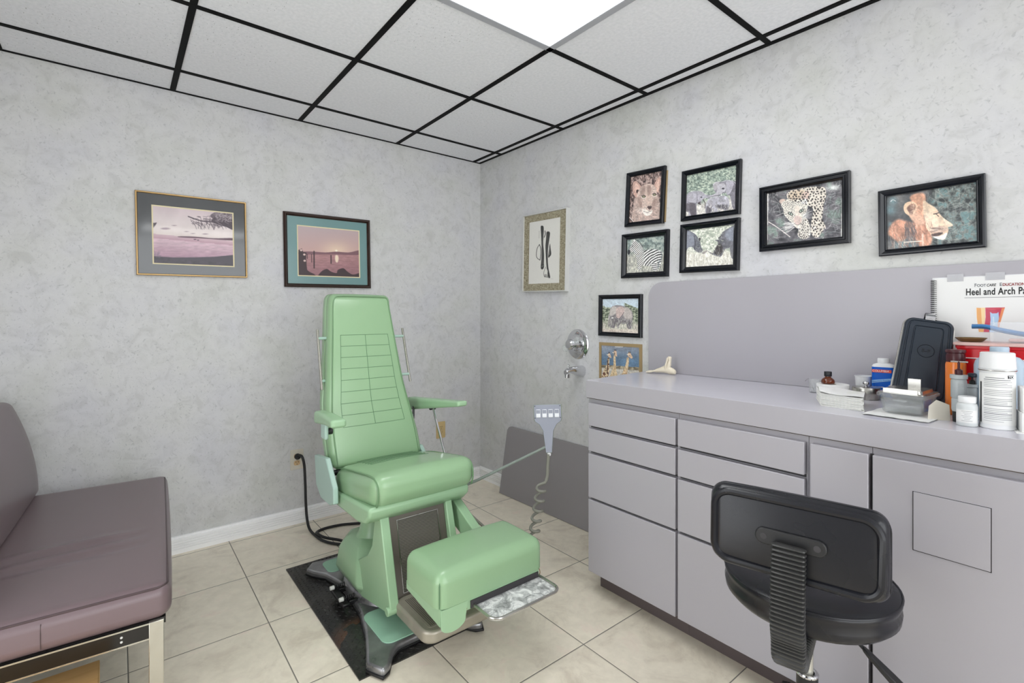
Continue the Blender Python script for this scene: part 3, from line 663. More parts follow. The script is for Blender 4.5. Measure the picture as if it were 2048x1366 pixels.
def p_rhino(w, h):
    p = Paint(w, h, [(755, 785), (1295, 715), (1297, 1195), (765, 1228)], (190, 192, 176))
    one = np.ones_like(p.X); p.mott(one, [(150, 162, 142), (186, 192, 172), (220, 220, 206)], 34, 5)
    t = np.clip((p.Y-1010)/70, 0, 1); p.mott(t, [(186, 180, 162), (208, 204, 190), (226, 222, 210)], 24, 3, 2, .7)
    G1 = (92, 94, 106); D = (40, 40, 48)
    a = p.poly([(750, 790), (800, 800), (850, 830), (890, 880), (915, 930), (925, 990), (945, 1020), (935, 1050), (890, 1050), (850, 1020), (830, 990), (790, 985), (768, 1010), (750, 1060)], G1); p.tex(a, 16, .3, 2)
    p.poly([(755, 800), (800, 808), (850, 850), (845, 960), (790, 985), (755, 990)], (134, 140, 158), soft=24, al=.8); p.line([(840, 850), (856, 940), (850, 1010)], 6, D); p.ell(906, 892, 11, 20, (50, 46, 52)); p.ell(888, 985, 8, 5, D); p.poly([(940, 1050), (985, 1030), (1002, 1022), (975, 1062), (945, 1068)], (150, 140, 136))
    a = p.poly([(1300, 740), (1230, 760), (1170, 800), (1140, 850), (1115, 880), (1130, 895), (1075, 905), (1110, 925), (1105, 990), (1070, 1030), (1060, 1060), (1000, 1035), (1040, 1068), (1090, 1090), (1150, 1100), (1180, 1050), (1200, 1010), (1240, 1000), (1262, 960), (1300, 940)], (96, 96, 106)); p.tex(a, 16, .3, 6)
    p.poly([(1300, 745), (1230, 770), (1190, 830), (1230, 900), (1300, 900)], (138, 146, 166), soft=26, al=.8); p.poly([(1110, 960), (1150, 950), (1170, 1010), (1140, 1080), (1085, 1070), (1080, 1030)], (60, 54, 58), soft=14)
    a = p.poly([(1250, 960), (1300, 940), (1300, 1120), (1270, 1110), (1255, 1030)], (112, 112, 122)); p.line([(1150, 850), (1115, 880)], 7, D); p.ell(1140, 985, 7, 5, (40, 38, 42))
    p.hairs(170, (755, 1040, 1300, 1225), 46, 86, 25, 3.4, [(216, 210, 194), (150, 142, 126), (232, 228, 216), (190, 184, 166)], .65, 2)
    p.hairs(120, (860, 790, 1160, 1010), 30, 40, 90, 4, [(216, 220, 200), (130, 144, 122)], .5, 4)
    return p
def p_leopard(w, h):
    p = Paint(w, h, [(190, 430), (1305, 215), (1325, 1060), (205, 1190)], (84, 82, 88), 230)
    one = np.ones_like(p.X); p.mott(one, [(46, 46, 54), (82, 80, 88), (104, 98, 106), (110, 132, 122)], 8, 5)
    p.hairs(120, (200, 300, 520, 1100), 120, 30, 80, 6, [(150, 150, 150), (60, 62, 66), (122, 148, 138), (180, 178, 176)], .6, 2)
    p.hairs(150, (980, 260, 1320, 1050), 130, 40, 80, 6, [(156, 154, 160), (56, 56, 60), (126, 154, 144), (196, 192, 196)], .6, 5)
    p.line([(220, 850), (350, 930), (540, 1068)], 13, (206, 196, 192)); p.line([(330, 760), (440, 715)], 7, (180, 170, 170))
    F = (206, 194, 178)
    body = [(480, 470), (520, 390), (640, 360), (830, 325), (960, 320), (1050, 340), (1070, 460), (1040, 580), (1030, 700), (1020, 800), (1060, 880), (1075, 940), (1050, 950), (1020, 1000), (960, 1075), (900, 1070), (855, 1000), (850, 900), (870, 760), (880, 650), (800, 600), (700, 560), (560, 540)]
    head = [(400, 580), (470, 520), (580, 480), (700, 500), (790, 520), (800, 620), (780, 700), (740, 780), (700, 860), (690, 930), (640, 940), (580, 880), (500, 800), (450, 740), (430, 650)]
    paw = [(660, 1000), (700, 880), (720, 800), (780, 790), (820, 850), (845, 950), (840, 1050), (780, 1100), (710, 1095), (660, 1050)]
    a = p.poly(body, F); b = p.poly(paw, (202, 194, 182)); p.ell(445, 555, 75, 45, (196, 164, 148), 20); p.ell(450, 565, 45, 26, (216, 186, 170), 20); c = p.poly(head, (212, 204, 190))
    p.poly([(500, 470), (560, 385), (700, 370), (760, 400), (690, 500), (560, 520)], (200, 168, 130), soft=30, al=.7); p.poly([(700, 500), (720, 420), (800, 380), (820, 470), (780, 520)], (200, 168, 152)); p.poly([(700, 560), (760, 500), (790, 520), (780, 580)], (230, 224, 214))
    m = np.maximum(np.maximum(a, b), c)
    rnd = random.Random(3); D = (46, 38, 36); cells = []
    for poly_, st, r0, al in ((body, 46, 15, 1), (paw, 34, 10, 1), (head, 25, 6.5, .95)):
        xs = [q[0] for q in poly_]; ys = [q[1] for q in poly_]; y = min(ys); row = 0
        acc = np.clip(.5+p.mask(poly_)/p.soft, 0, 1); cov = np.zeros_like(p.X)
        while y < max(ys):
            x = min(xs)+(row % 2)*st/2
            while x < max(xs):
                if not (poly_ is head and (620 < x+(y-700)*.1 < 700 and y > 600 or (600 < x < 710 and y > 740))):
                    X0, Y0 = x+rnd.uniform(-.25, .25)*st, y+rnd.uniform(-.25, .25)*st; rr = r0*rnd.uniform(.7, 1.15); k = rnd.uniform(.6, 1)
                    an = rnd.uniform(0, 180); c_, s_ = math.cos(R(an)), math.sin(R(an)); dx = p.X-X0; dy = p.Y-Y0
                    d = np.hypot((dx*c_+dy*s_)/rr, (-dx*s_+dy*c_)/(rr*k)); cov = np.maximum(cov, np.clip(.5+(1-d)*rr/p.soft, 0, 1))
                x += st
            y += st*.8; row += 1
        p.blend(cov*acc*al, D)
    p.poly([(600, 640), (650, 600), (690, 700), (710, 820), (690, 870), (620, 880), (590, 820), (615, 740)], (214, 198, 182), soft=18)
    p.poly([(600, 780), (650, 755), (710, 790), (700, 860), (650, 885), (600, 850)], (206, 176, 166), soft=12); p.line([(600, 870), (650, 892), (700, 870)], 7, (90, 70, 70))
    for x, y, an in ((545, 725, 25), (705, 680, -35)): p.ell(x, y, 42, 24, (44, 38, 38), an); p.ell(x, y, 30, 15, (176, 196, 176), an); p.ell(x, y, 9, 11, (14, 14, 16))
    p.hairs(40, (560, 850, 620, 940), 150, 195, 28, 4, [(226, 222, 218)], .7, 8); p.hairs(26, (720, 720, 760, 800), 120, 20, 30, 4, [(226, 222, 218)], .6, 9)
    p.hairs(50, (660, 900, 1050, 1090), 28, 250, 40, 6, [(236, 232, 226)], .6, 12)
    p.blend(np.exp(-(((p.X-1190)/90)**2+((p.Y-330)/40)**2)), (220, 224, 222)); p.blend(((p.X < 208) | (p.X > 1306))*.9, (236, 232, 226))
    return p
def p_lion(w, h):
    p = Paint(w, h, [(418, 435), (1485, 270), (1505, 960), (432, 1060)], (84, 84, 88), 230)
    one = np.ones_like(p.X); p.mott(one, [(56, 58, 62), (84, 86, 90), (112, 108, 106)], 6, 5)
    r = np.clip((p.X-900)/80, 0, 1); p.mott(r, [(40, 48, 50), (78, 88, 86), (112, 120, 114), (86, 128, 130)], 20, 8)
    p.hairs(260, (900, 280, 1500, 960), 120, 30, 80, 4, [(150, 158, 150), (50, 58, 60), (92, 136, 138), (176, 178, 168)], .6, 2)
    for x, y, rr in ((470, 590, 60), (600, 990, 80), (740, 1010, 40), (500, 480, 50), (470, 760, 30)): p.blend(np.exp(-(((p.X-x)/rr)**2+((p.Y-y)/rr)**2))*.7, (96, 146, 156))
    O = (196, 122, 88)
    a = p.poly([(440, 860), (480, 760), (560, 700), (650, 720), (740, 740), (800, 690), (870, 700), (940, 820), (970, 930), (940, 1010), (830, 1030), (800, 960), (700, 880), (640, 940), (560, 960), (480, 910)], O, soft=30); p.tex(a, 14, .45, 3, 1.6, .6)
    a2 = p.poly([(700, 440), (760, 400), (860, 395), (890, 470), (870, 640), (880, 760), (800, 780), (720, 700), (690, 620), (720, 520)], (206, 136, 100), soft=24); p.tex(a2, 16, .35, 5)
    a = p.poly([(860, 480), (930, 520), (1010, 570), (1060, 640), (1120, 700), (1200, 750), (1212, 780), (1160, 795), (1165, 830), (1140, 900), (1110, 940), (1040, 930), (980, 900), (940, 860), (900, 800), (880, 700), (860, 600)], (226, 188, 150), soft=10); p.tex(a, 14, .16, 6)
    p.poly([(1100, 690), (1190, 750), (1212, 775), (1160, 790), (1130, 760)], (240, 206, 172), soft=8); p.poly([(900, 620), (990, 660), (1060, 740), (1000, 800), (920, 790), (890, 700)], (238, 204, 170), soft=30, al=.8)
    p.poly([(1000, 800), (1060, 780), (1140, 800), (1150, 830), (1080, 860), (1000, 870), (930, 850)], (206, 158, 130), soft=12); p.hairs(24, (930, 800, 1010, 850), 130, 5, 14, 4, [(110, 74, 62), (244, 226, 208)], .7, 4)
    p.poly([(960, 880), (1040, 860), (1100, 860), (1060, 890), (1000, 905)], (78, 50, 46)); p.poly([(980, 905), (1060, 900), (1145, 860), (1130, 915), (1100, 942), (1040, 935)], (244, 232, 220), soft=8)
    p.line([(985, 640), (1015, 635), (1045, 625)], 11, (60, 36, 34)); p.line([(1015, 640), (1045, 668)], 9, (84, 50, 44)); p.line([(985, 620), (1035, 600)], 10, (214, 150, 112), al=.7)
    p.poly([(625, 560), (650, 510), (710, 490), (770, 510), (790, 560), (760, 620), (740, 700), (690, 660), (640, 620)], (232, 184, 142)); p.poly([(665, 570), (700, 530), (750, 520), (770, 560), (740, 610), (730, 660), (690, 620)], (120, 78, 66), soft=14); p.hairs(30, (690, 520, 780, 640), 60, 30, 50, 6, [(226, 180, 146), (180, 120, 92)], .7, 8)
    p.poly([(700, 650), (800, 640), (870, 700), (860, 760), (760, 740)], (232, 170, 134), soft=24, al=.8)
    p.hairs(200, (460, 720, 960, 1020), 80, 285, 35, 6, [(226, 160, 128), (150, 84, 64), (236, 190, 160), (176, 104, 78)], .5, 11); p.hairs(60, (640, 720, 760, 880), 90, 280, 20, 8, [(80, 70, 74)], .5, 14)
    p.line([(635, 972), (845, 957)], 8, (240, 226, 206)); p.line([(855, 880), (860, 1010)], 22, (238, 216, 196), al=.6, soft=14); p.line([(470, 490), (495, 470), (530, 485)], 6, (220, 222, 220))
    return p
def p_eleph(w, h):
    p = Paint(w, h, [(785, 115), (1240, 105), (1232, 570), (780, 550)], (176, 196, 212))
    one = np.ones_like(p.X); tr = np.clip((p.Y-(165+40*np.sin(p.X/60.)+50*p.fn(9, 4)))/12, 0, 1); gap = np.clip(1-np.abs(p.X-1000)/70, 0, 1)*(p.Y < 215); tr = tr*(1-np.clip(gap*3, 0, 1))
    p.mott(tr, [(60, 72, 56), (96, 110, 86), (134, 146, 116), (170, 176, 146)], 34, 5)
    t = np.clip((p.Y-400)/60, 0, 1); p.mott(t, [(150, 152, 128), (186, 180, 160), (206, 196, 180)], 24, 2, 1.6, .8); t = np.clip((p.Y-505)/20, 0, 1); p.mott(t, [(186, 168, 152), (214, 200, 184)], 20, 9)
    a = p.poly([(880, 240), (920, 205), (990, 196), (1060, 215), (1130, 250), (1160, 320), (1155, 420), (1145, 500), (1095, 500), (1080, 440), (1040, 450), (1000, 440), (985, 500), (960, 490), (950, 420), (930, 500), (880, 490), (850, 460), (858, 390), (870, 310)], (128, 120, 124)); p.tex(a, 14, .22, 3)
    p.poly([(1060, 220), (1130, 255), (1158, 330), (1140, 380), (1060, 370), (1030, 280)], (176, 164, 158), soft=24); p.poly([(880, 250), (920, 210), (960, 230), (950, 300), (900, 340), (870, 330)], (182, 172, 166), soft=14)
    p.poly([(960, 230), (1030, 215), (1056, 260), (1040, 320), (990, 370), (955, 360), (950, 290)], (190, 162, 156), soft=8); p.line([(1050, 290), (995, 372), (955, 362)], 7, (96, 84, 90))
    p.poly([(925, 370), (1000, 400), (1100, 400), (1140, 440), (1140, 500), (1095, 505), (1070, 430), (1000, 440), (980, 500), (955, 430), (925, 500), (905, 440)], (98, 90, 98), soft=16, al=.85); p.line([(862, 330), (856, 400), (850, 460)], 12, (160, 150, 150)); p.line([(856, 388), (866, 350)], 5, (240, 236, 230)); p.ell(905, 366, 13, 7, (240, 236, 230))
    p.hairs(160, (780, 400, 1235, 530), 40, 86, 30, 4, [(206, 200, 184), (120, 118, 104), (230, 226, 214), (156, 160, 130)], .6, 2)
    return p
def p_giraffe(w, h):
    p = Paint(w, h, [(765, 715), (1245, 740), (1238, 1235), (752, 1225)], (92, 118, 148))
    k = np.clip((p.Y-720)/200, 0, 1)[..., None]; p.c = np.array((128, 134, 150))*(1-k)+np.array((74, 112, 150))*k; p.tex(np.ones_like(p.X), 5, .16, 2, .6, 2)
    t = np.clip((p.Y-985-18*p.fn(8, 3))/8, 0, 1); p.mott(t, [(96, 84, 62), (146, 126, 94), (184, 166, 130)], 22, 5); t = np.clip((p.Y-1030)/20, 0, 1); p.mott(t, [(168, 160, 150), (196, 188, 176)], 16, 9)
    def gir(neck, head, dark, fl=1):
        a = p.poly(neck, (214, 184, 134)); n = p.fn(34, 6, 2); p.blend(a*(n > .52), dark)
    gir([(842, 900), (866, 890), (866, 960), (862, 1060), (850, 1130), (845, 1225), (752, 1225), (780, 1090), (820, 1020), (835, 960)], None, (104, 52, 34))
    gir([(925, 860), (948, 860), (952, 960), (955, 1040), (965, 1120), (980, 1225), (860, 1225), (890, 1090), (915, 1020), (922, 950)], None, (196, 156, 104))
    gir([(1095, 880), (1118, 880), (1115, 960), (1100, 1040), (1095, 1110), (1090, 1225), (985, 1225), (1030, 1100), (1065, 1010), (1085, 940)], None, (190, 140, 88))
    p.line([(848, 920), (838, 1040), (832, 1110)], 14, (64, 32, 26), al=.8)
    for pts, d in (([(845, 850), (870, 822), (885, 850), (895, 885), (885, 890), (860, 880)], 0), ([(925, 800), (945, 785), (965, 800), (968, 845), (972, 868), (955, 862), (930, 838)], 1), ([(1105, 850), (1112, 810), (1135, 805), (1150, 840), (1165, 872), (1150, 888), (1125, 872)], 2)):
        p.poly(pts, (214, 170, 130)); x = sum(q[0] for q in pts)/len(pts); y = sum(q[1] for q in pts)/len(pts); p.ell(x-8, y-4, 5, 4, (50, 34, 30)); p.line([(pts[0][0]+16, pts[1][1]+4), (pts[0][0]+14, pts[1][1]-12)], 8, (40, 30, 30)); p.line([(pts[0][0]+30, pts[1][1]+4), (pts[0][0]+30, pts[1][1]-12)], 8, (40, 30, 30))
        p.line([(x-12, y-16), (x-36, y-14)], 10, (236, 214, 190))
    p.line([(930, 800), (940, 850)], 7, (60, 44, 40)); p.line([(950, 735), (1045, 735)], 9, (232, 232, 236))
    return p
GOLD = [(0, 0), (0, .017), (.002, .019), (.006, .019), (.0085, .015), (.0085, .010)]
BRN = [(0, 0), (0, .016), (.005, .021), (.013, .020), (.018, .013), (.0205, .012), (.0205, .008)]
SIL = [(0, 0), (0, .030), (.002, .031), (.006, .031), (.007, .026), (.007, .022)]
picture(bwm(-1.80, 1.616), .480, .411, 1.0, GOLD, 'gold', 'gold-framed pink seascape with a branch and a wide grey mat', p_sea, (.064, .060, .062, .056), 'matgrey', 'cream')
picture(bwm(-1.115, 1.594), .512, .432, 1.0, BRN, 'dbrown', 'dark-framed pink sunset over water with a teal mat above the chair', p_sun, (.074, .066, .070, .064), 'mattl', 'cream')
picture(rw(.725, 1.612), .404, .503, -1.5, SIL, 'wframe', 'ink drawing of two legs and feet in a linen mat', p_foot, (.055, .062, .050, .052), 'linen')
def blk(T, w, h, tilt, label, paint, prof=BLK2, ins=None, **kw):
    ins = ins or (.0275,)*4
    return picture(T, w, h, tilt, prof, 'frame', label, paint, ins, **kw)
tc = blk(rw(1.477, 1.817, .004), .236, .285, -3.0, 'upright black-framed photo of a lion cub face', p_cub, BLK, (.0225,)*4)
T_ = rw(1.477, 1.817) @ Matrix.Rotation(R(-3), 4, 'Z')
G().box(.105, .124, -.135, .120, .0003, .0045, T_).done('backing', 'wood', tc)
blk(rw(1.832, 1.778), .288, .240, -1.6, 'black-framed photo of three elephants, above the rhino photo', p_eleph3, BLK, (.0225,)*4)
blk(rw(1.473, 1.522), .285, .234, -1.4, 'black-framed photo of a striped zebra below the lion cub', p_zebra)
blk(rw(1.826, 1.526), .288, .232, -1.4, 'black-framed photo of two rhinos facing each other', p_rhino)
blk(rw(2.224, 1.614), .331, .271, .1, 'ribbed black-framed photo of a crouching leopard', p_leopard, LEO, (.028,)*4)
blk(rw(2.618, 1.538), .281, .234, .7, 'black-framed photo of a maned lion head in profile', p_lion, BLK, (.0225,)*4)
blk(rw(1.312, 1.208), .290, .228, -.8, 'black-framed photo of one elephant walking, above the giraffes', p_eleph, BLK, (.0225,)*4)
T_ = rw(1.308, .942)
picture(T_, .290, .232, 0, [(0, 0), (0, .005), (.0005, .0055), (.017, .0055), (.017, .0045)], 'kraft', 'brown board with a photo of three giraffes, partly behind the counter', p_giraffe, (.017,)*4)
# ============================================================ BUILT-IN CABINETS, COUNTER AND LAMINATE SHEETS
FX = -.515
def unit(y0, y1, label, rows, name, body=True):
    t = thing(name, (-.27, (y0+y1)/2, 0), label, 'cabinet')
    e = .0005
    ylast = y1
    g = G().prism([(-.496, y0-e), (-.496, y1+e), (K*-y1-.002, y1+e), (K*-y0-.002, y0-e)], .096, .8475)
    g.done('body', 'lam', t, bevel=.001)
    G().box(-.43, -.10, y1+e, y0-(.010 if y0 > -1.6 else e), 0, .0955).done('toe_kick', 'toe', t)
    return t
def front(t, y0, y1, z0, z1, name, shade=True):
    p = G().box(FX, -.4965, y1, y0, z0, z1).done(name, 'lam', t, bevel=.0022, seg=2)
    if shade: # dark strip painted in for the finger pull shadow under the lip
        G().box(-.4968, -.4958, y1, y0, z0-.0095, z0-.0004).done('finger_pull_shade', 'gap', t)
    return p
ROWS = [(.730, .828), (.620, .718), (.420, .609), (.098, .410)]
t = unit(-1.550, -1.9985, 'grey laminate drawer unit at the left end of the counter', ROWS, 'drawer_cabinet')
for z0, z1 in ROWS: front(t, -1.564, -1.9935, z0, z1, 'drawer', z0 > .2)
t = unit(-1.9985, -2.4375, 'grey laminate drawer unit with wider drawers behind the black stool back', ROWS, 'drawer_cabinet')
for z0, z1 in ROWS: front(t, -2.0035, -2.4305, z0, z1, 'drawer', z0 > .2)
t = unit(-2.4375, -2.5975, 'narrow grey laminate cupboard beside the drawers', ROWS, 'cupboard')
front(t, -2.4475, -2.5925, .098, .828, 'door', False)
G().box(-.4968, -.4958, -2.5972, -2.593, .098, .828).done('finger_pull_shade', 'gap', t)
t = unit(-2.5975, -3.35, 'wide grey laminate cupboard with a small square flap in its door', ROWS, 'cupboard')
G().box(-.4968, -.4958, -2.6015, -2.5980, .098, .828).done('finger_pull_shade', 'gap', t)
d = front(t, -2.602, -3.335, .098, .828, 'door', False)
g = G(); y0, y1, z0, z1 = -2.689, -2.837, .603, .755
for q in ((y0, y0-.0018, z0, z1), (y1+.0018, y1, z0, z1), (y0, y1, z0, z0+.0022), (y0, y1, z1-.0012, z1)): g.box(FX-.0004, FX+.001, q[1], q[0], q[2], q[3])
g.done('flap_gap', 'gap', d)
G().box(FX-.003, FX+.001, y1+.002, y0-.002, z0+.0022, z1-.0012).done('flap', 'lam', d, bevel=.0008)
t = unit(-3.35, -4.1, 'last grey laminate cupboard at the right end of the counter', ROWS, 'cupboard')
front(t, -3.355, -4.09, .098, .828, 'door', False)
o = G().prism([(-.512, -1.547), (-.512, -4.1), (K*4.1-.001, -4.1), (K*1.495-.001, -1.495)], .8495, .925).done('countertop', 'lam_lit', bevel=.0015)
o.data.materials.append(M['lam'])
for p in o.data.polygons: p.material_index = 0 if p.normal.z > .5 else 1  # top coloured lighter than the fascia, for the light falling on it
tag(o, 'long grey laminate countertop carrying the bottles and trays', 'countertop')
G().box(-.5095, -.4, -4.09, -1.551, .8476, .8494).done('seam_strip', 'seam', o)
# backsplash sheet
def sheetpoly(w_, h_, r, n=8): # rounded upper left corner only
    return [(0, 0), (w_, 0), (w_, h_)]+[(r-r*math.sin(R(90*k/n)), h_-r+r*math.cos(R(90*k/n))) for k in range(n+1)]
T = rw(1.500, .9255, .0005)
o = G().prism(sheetpoly(2.55, .449, .075), 0, .014, T).done('backsplash_panel', 'lam', bevel=.0012)
tag(o, 'grey laminate panel with a rounded corner fixed to the wall behind the counter', 'backsplash')
# loose sheet leaning on the wall
u = Vector((.022, -1, 0)).normalized(); bl = Vector((-.088, -.353, .0)); v = (Vector((.074, 0, .445))); v = (v-u*v.dot(u)).normalized(); n = u.cross(v)
if n.x > 0: n = -n
o = G().prism(sheetpoly(1.17, .452, .04), -.012, 0, frm(bl, u, v, n)).done('laminate_offcut', 'lam2', bevel=.0008)
zmin = min((o.matrix_basis @ q.co).z for q in o.data.vertices); o.location.z -= zmin
tag(o, 'loose grey laminate panel with a rounded corner leaning on the wall by the floor', 'panel')

# ============================================================ RUBBER MAT
g = G().prism([(-1.487, -.530), (-1.030, -.530), (-1.030, -1.443), (-1.487, -1.443)], 0, .005)
for i in range(24):
    for j in range(48):
        x, y = -1.472+i*.01875, -.545-j*.01880; a = R(45 if (i+j) % 2 else -45); c_, s_ = math.cos(a)*.0075, math.sin(a)*.0075; px, py = -s_*.24, c_*.24
        if y < -1.432: continue
        q1, q2 = [(x-c_, y-s_), (x+px*.9, y+py*.9), (x+c_, y+s_), (x-px*.9, y-py*.9)], None
        g.add([(a_, b_, .0049) for a_, b_ in q1]+[(x+(a_-x)*.55, y+(b_-y)*.55, .0068) for a_, b_ in q1], [(4, 5, 6, 7), (0, 1, 5, 4), (1, 2, 6, 5), (2, 3, 7, 6), (3, 0, 4, 7)])
o = g.done('floor_mat', 'tread', org=(-1.26, -.98, 0), smooth=10); tag(o, 'black diamond-tread rubber mat under the green chair', 'mat')

# ============================================================ GREEN TREATMENT CHAIR
CX = -1.175; BX = -1.225; MZ = .005
C = thing('treatment_chair', (BX, -1.03, MZ), 'tall green vinyl treatment chair with footrest and armrests on a metal base', 'chair')
L = [(-.0, -1.398), (-.10, -1.400), (-.135, -1.425), (-.170, -1.478), (-.200, -1.492), (-.232, -1.425), (-.205, -1.36), (-.165, -1.25), (-.135, -1.12), (-.122, -.98), (-.126, -.85), (-.150, -.75), (-.19, -.69), (-.205, -.65), (-.165, -.60), (-.11, -.61), (0, -.615)]
out = [(BX+x, y) for x, y in L]+[(BX-x, y) for x, y in reversed(L[1:-1])]
bp = G().prism(out, MZ, .036).done('base', 'alu', C, bevel=.010, seg=3)
G().prism([(BX+(x-BX)*1.015, -1.03+(y+1.03)*1.012) for x, y in out], MZ, .014).done('base_skirt', 'dark', bp, bevel=.002)
G().prism(rrect(.290, .225, .035, cx=BX, cy=-1.272), .034, .0395).done('foot_pad', 'gpad', C, bevel=.001)
G().prism(rrect(.270, .120, .03, cx=BX, cy=-.70), .034, .0395).done('foot_pad', 'gpad', C, bevel=.001)
G().loft([[(BX+a*math.cos(R(q*15)), -.97+b*math.sin(R(q*15)), z) for q in range(24)] for a, b, z in ((.128, .21, .034), (.125, .20, .048), (.115, .18, .058), (.10, .15, .062))]).done('base_hump', 'alu', bp)
# foot pedal at the left edge
pd = G().box(-1.405, -1.375, -1.06, -.90, .030, .044).done('foot_pedal', 'dark', C, bevel=.004)
for y in (-1.05, -.935): G().box(-1.375, -1.33, y, y+.015, .028, .046).done('pedal_bracket', 'dark', pd, bevel=.002)
for y in (-.925, -1.035):
    G().tube([(-1.37-.0011*k+.02, y+.009*math.cos(k*.9), .056+.009*math.sin(k*.9)) for k in range(44)], .0022, 6).done('spring', 'dark', pd)
    G().cyl((-1.394, y, .056), (-1.412, y, .056), .009, .008, 14).done('pedal_cap', 'rivet', pd, bevel=.002)
# faceted shroud
def oct_(cx, cy, hx, hy, z, ch=.35):
    c1, c2 = hx*(1-ch), hy*(1-ch)
    return [(cx+c1, cy-hy, z), (cx+hx, cy-c2, z), (cx+hx, cy+c2, z), (cx+c1, cy+hy, z), (cx-c1, cy+hy, z), (cx-hx, cy+c2, z), (cx-hx, cy-c2, z), (cx-c1, cy-hy, z)]
SX = -1.218
G().loft([oct_(SX, -.925, .108, .175, .050), oct_(SX, -.925, .127, .195, .088), oct_(SX, -.925, .129, .195, .100, .4), oct_(SX, -.925, .120, .175, .178, .42), oct_(SX, -.920, .098, .135, .222, .48), oct_(SX, -.92, .070, .085, .244, .5)]).done('shroud', 'gm', C, bevel=.008, seg=3, smooth=40)
G().lathe([(.078, .238), (.066, .255), (.058, .285), (.053, .33), (.052, .44)], (SX, -.925, 0), 32).done('column', 'gm', C)
# side cheeks running forward to the hinge
for x0, x1 in ((-1.332, -1.312), (-1.048, -1.028)):
    G().prism([(-.95, .060), (-1.06, .052), (-1.31, .100), (-1.335, .115), (-1.335, .150), (-1.262, .33), (-1.235, .43), (-1.195, .43), (-1.165, .30), (-1.12, .245), (-1.02, .19)], x0+.004, x1-.001, frm((0, 0, 0), (0, 1, 0), (0, 0, 1), (1, 0, 0))).done('cheek_plate', 'gm', C, bevel=.003)
# seat pan
def yz(poly, x0, x1): return G().prism(poly, x0, x1, frm((0, 0, 0), (0, 1, 0), (0, 0, 1), (1, 0, 0)))
yz([(-.80, .405), (-1.18, .412), (-1.255, .430), (-1.292, .462), (-1.297, .492), (-1.285, .497), (-.80, .452)], -1.393, -.955).done('seat_pan', 'gm', C, bevel=.012, seg=3)
# leg panel: rails, trim and ribbed grille
yz([(-1.262, .440), (-1.225, .440), (-1.215, .425), (-1.335, .105), (-1.350, .112), (-1.352, .135)], -1.336, -1.300).done('side_rail', 'gm', C, bevel=.004)
yz([(-1.262, .440), (-1.225, .440), (-1.290, .105), (-1.335, .105), (-1.350, .112), (-1.352, .135)], -1.052, -1.022).done('side_rail', 'gm', C, bevel=.004)
tp, bt = Vector((0, -1.262, .438)), Vector((0, -1.335, .125)); vv = (tp-bt); LH = vv.length; vv.normalize(); TP = frm((-1.176, bt.y+.016, bt.z), (1, 0, 0), vv, Vector((1, 0, 0)).cross(vv))
lp = G().box(-.124, .124, 0, LH, -.012, 0, TP).done('leg_panel', 'bronze', C, bevel=.003)
G().box(-.086, .086, .035, LH-.03, -.001, .0018, TP).done('grille', 'grille', lp)
g = G(); sweep(g, .182, LH-.055, [(0, 0), (0, .003), (.003, .003), (.003, 0)], TP @ Matrix.Translation((0, LH/2+.002, .0005))); g.done('grille_rim', 'steel', lp)
for x in (-1.345, -1.052): G().cyl((x, -1.338, .124), (x+.044, -1.338, .124), .016, n=20).done('hinge_pin', 'gm', C, bevel=.002)
# lower foot plate
g = G().prism(rrect(.285, .265, .045, 8, -1.170, -1.4475), .104, .148)
fp = g.done('lower_foot_plate', 'tray2', C, bevel=.010, seg=3)
G().prism(rrect(.235, .21, .012, 3, -1.170, -1.4475), .1475, .1492).done('plate_inset', 'tray2', fp)
g = G()
for k in range(34): g.box(-1.278+k*.0064, -1.275+k*.0064, -1.545, -1.35, .1490, .1502)
g.done('plate_ribs', 'bronze', fp)
# lift arm to the footrest at the right
yz([(-1.10, .425), (-1.22, .430), (-1.50, .290), (-1.50, .250), (-1.44, .245), (-1.10, .37)], -.998, -.958).done('lift_arm', 'gm', C, bevel=.004)
# footrest
fc = (-1.112, -1.572)
def ff(x, y, z): return (x, y, max(z, .2845))
fr_ = G().rbox((.220, .118, .071), .034, ff, (fc[0], fc[1], .3205), m=14, bulge=(.004, .004, .014)).done('footrest_cushion', 'gv', C)
def seamline(pts, r, m, par, name='piping', closed=False, n=6): return G().tube(pts, r, n, closed).done(name, m, par)
seamline([(-1.3245, -1.6835, z) for z in (.288, .30, .33, .355)]+[(-1.318, -1.676, .375), (-1.306, -1.664, .384)], .0016, 'gstitch', fr_, 'seam')
ffm = G().box(-1.318, -.906, -1.682, -1.462, .243, .2845).done('footrest_frame', 'gm', C, bevel=.004)
G().box(-1.208, -.912, -1.6845, -1.60, .247, .272).done('tray_slot', 'gap', ffm)
G().box(-1.300, -1.222, -1.6848, -1.68, .250, .2545).done('rust_edge', 'brassd', ffm)
G().prism([(0, .05), (0, 0)]+[(.046+.046*math.sin(R(a-90)), -.004+.026*-math.cos(R(a-90))) for a in range(0, 181, 20)]+[(.092, .0), (.10, .05)], 0, .003, frm((-1.322, -1.6865, .232), (1, 0, 0), (0, 0, 1), (0, -1, 0))).done('front_flange', 'gm', ffm, bevel=.0008)
yz([(-1.455, .284), (-1.455, .255), (-1.685, .230), (-1.687, .284)], -1.3235, -1.319).done('side_flange', 'gm', ffm, bevel=.0008)
G().tube([(-.898+.0*k, -1.668+.010*math.cos(R(k*24)), .262+.012*math.sin(R(k*24))) for k in range(15)], .0015, 6, True).done('pull_ring', 'brassd', ffm)
tr = G().prism(rrect(.290, .27, .035, 8, -1.051, -1.665), .2485, .2515).done('slide_tray', 'tray', C)
G().tube([(x, y, .2545) for x, y in rrect(.288, .268, .035, 8, -1.051, -1.665)], .0052, 8, True).done('tray_rim', 'steel', tr)
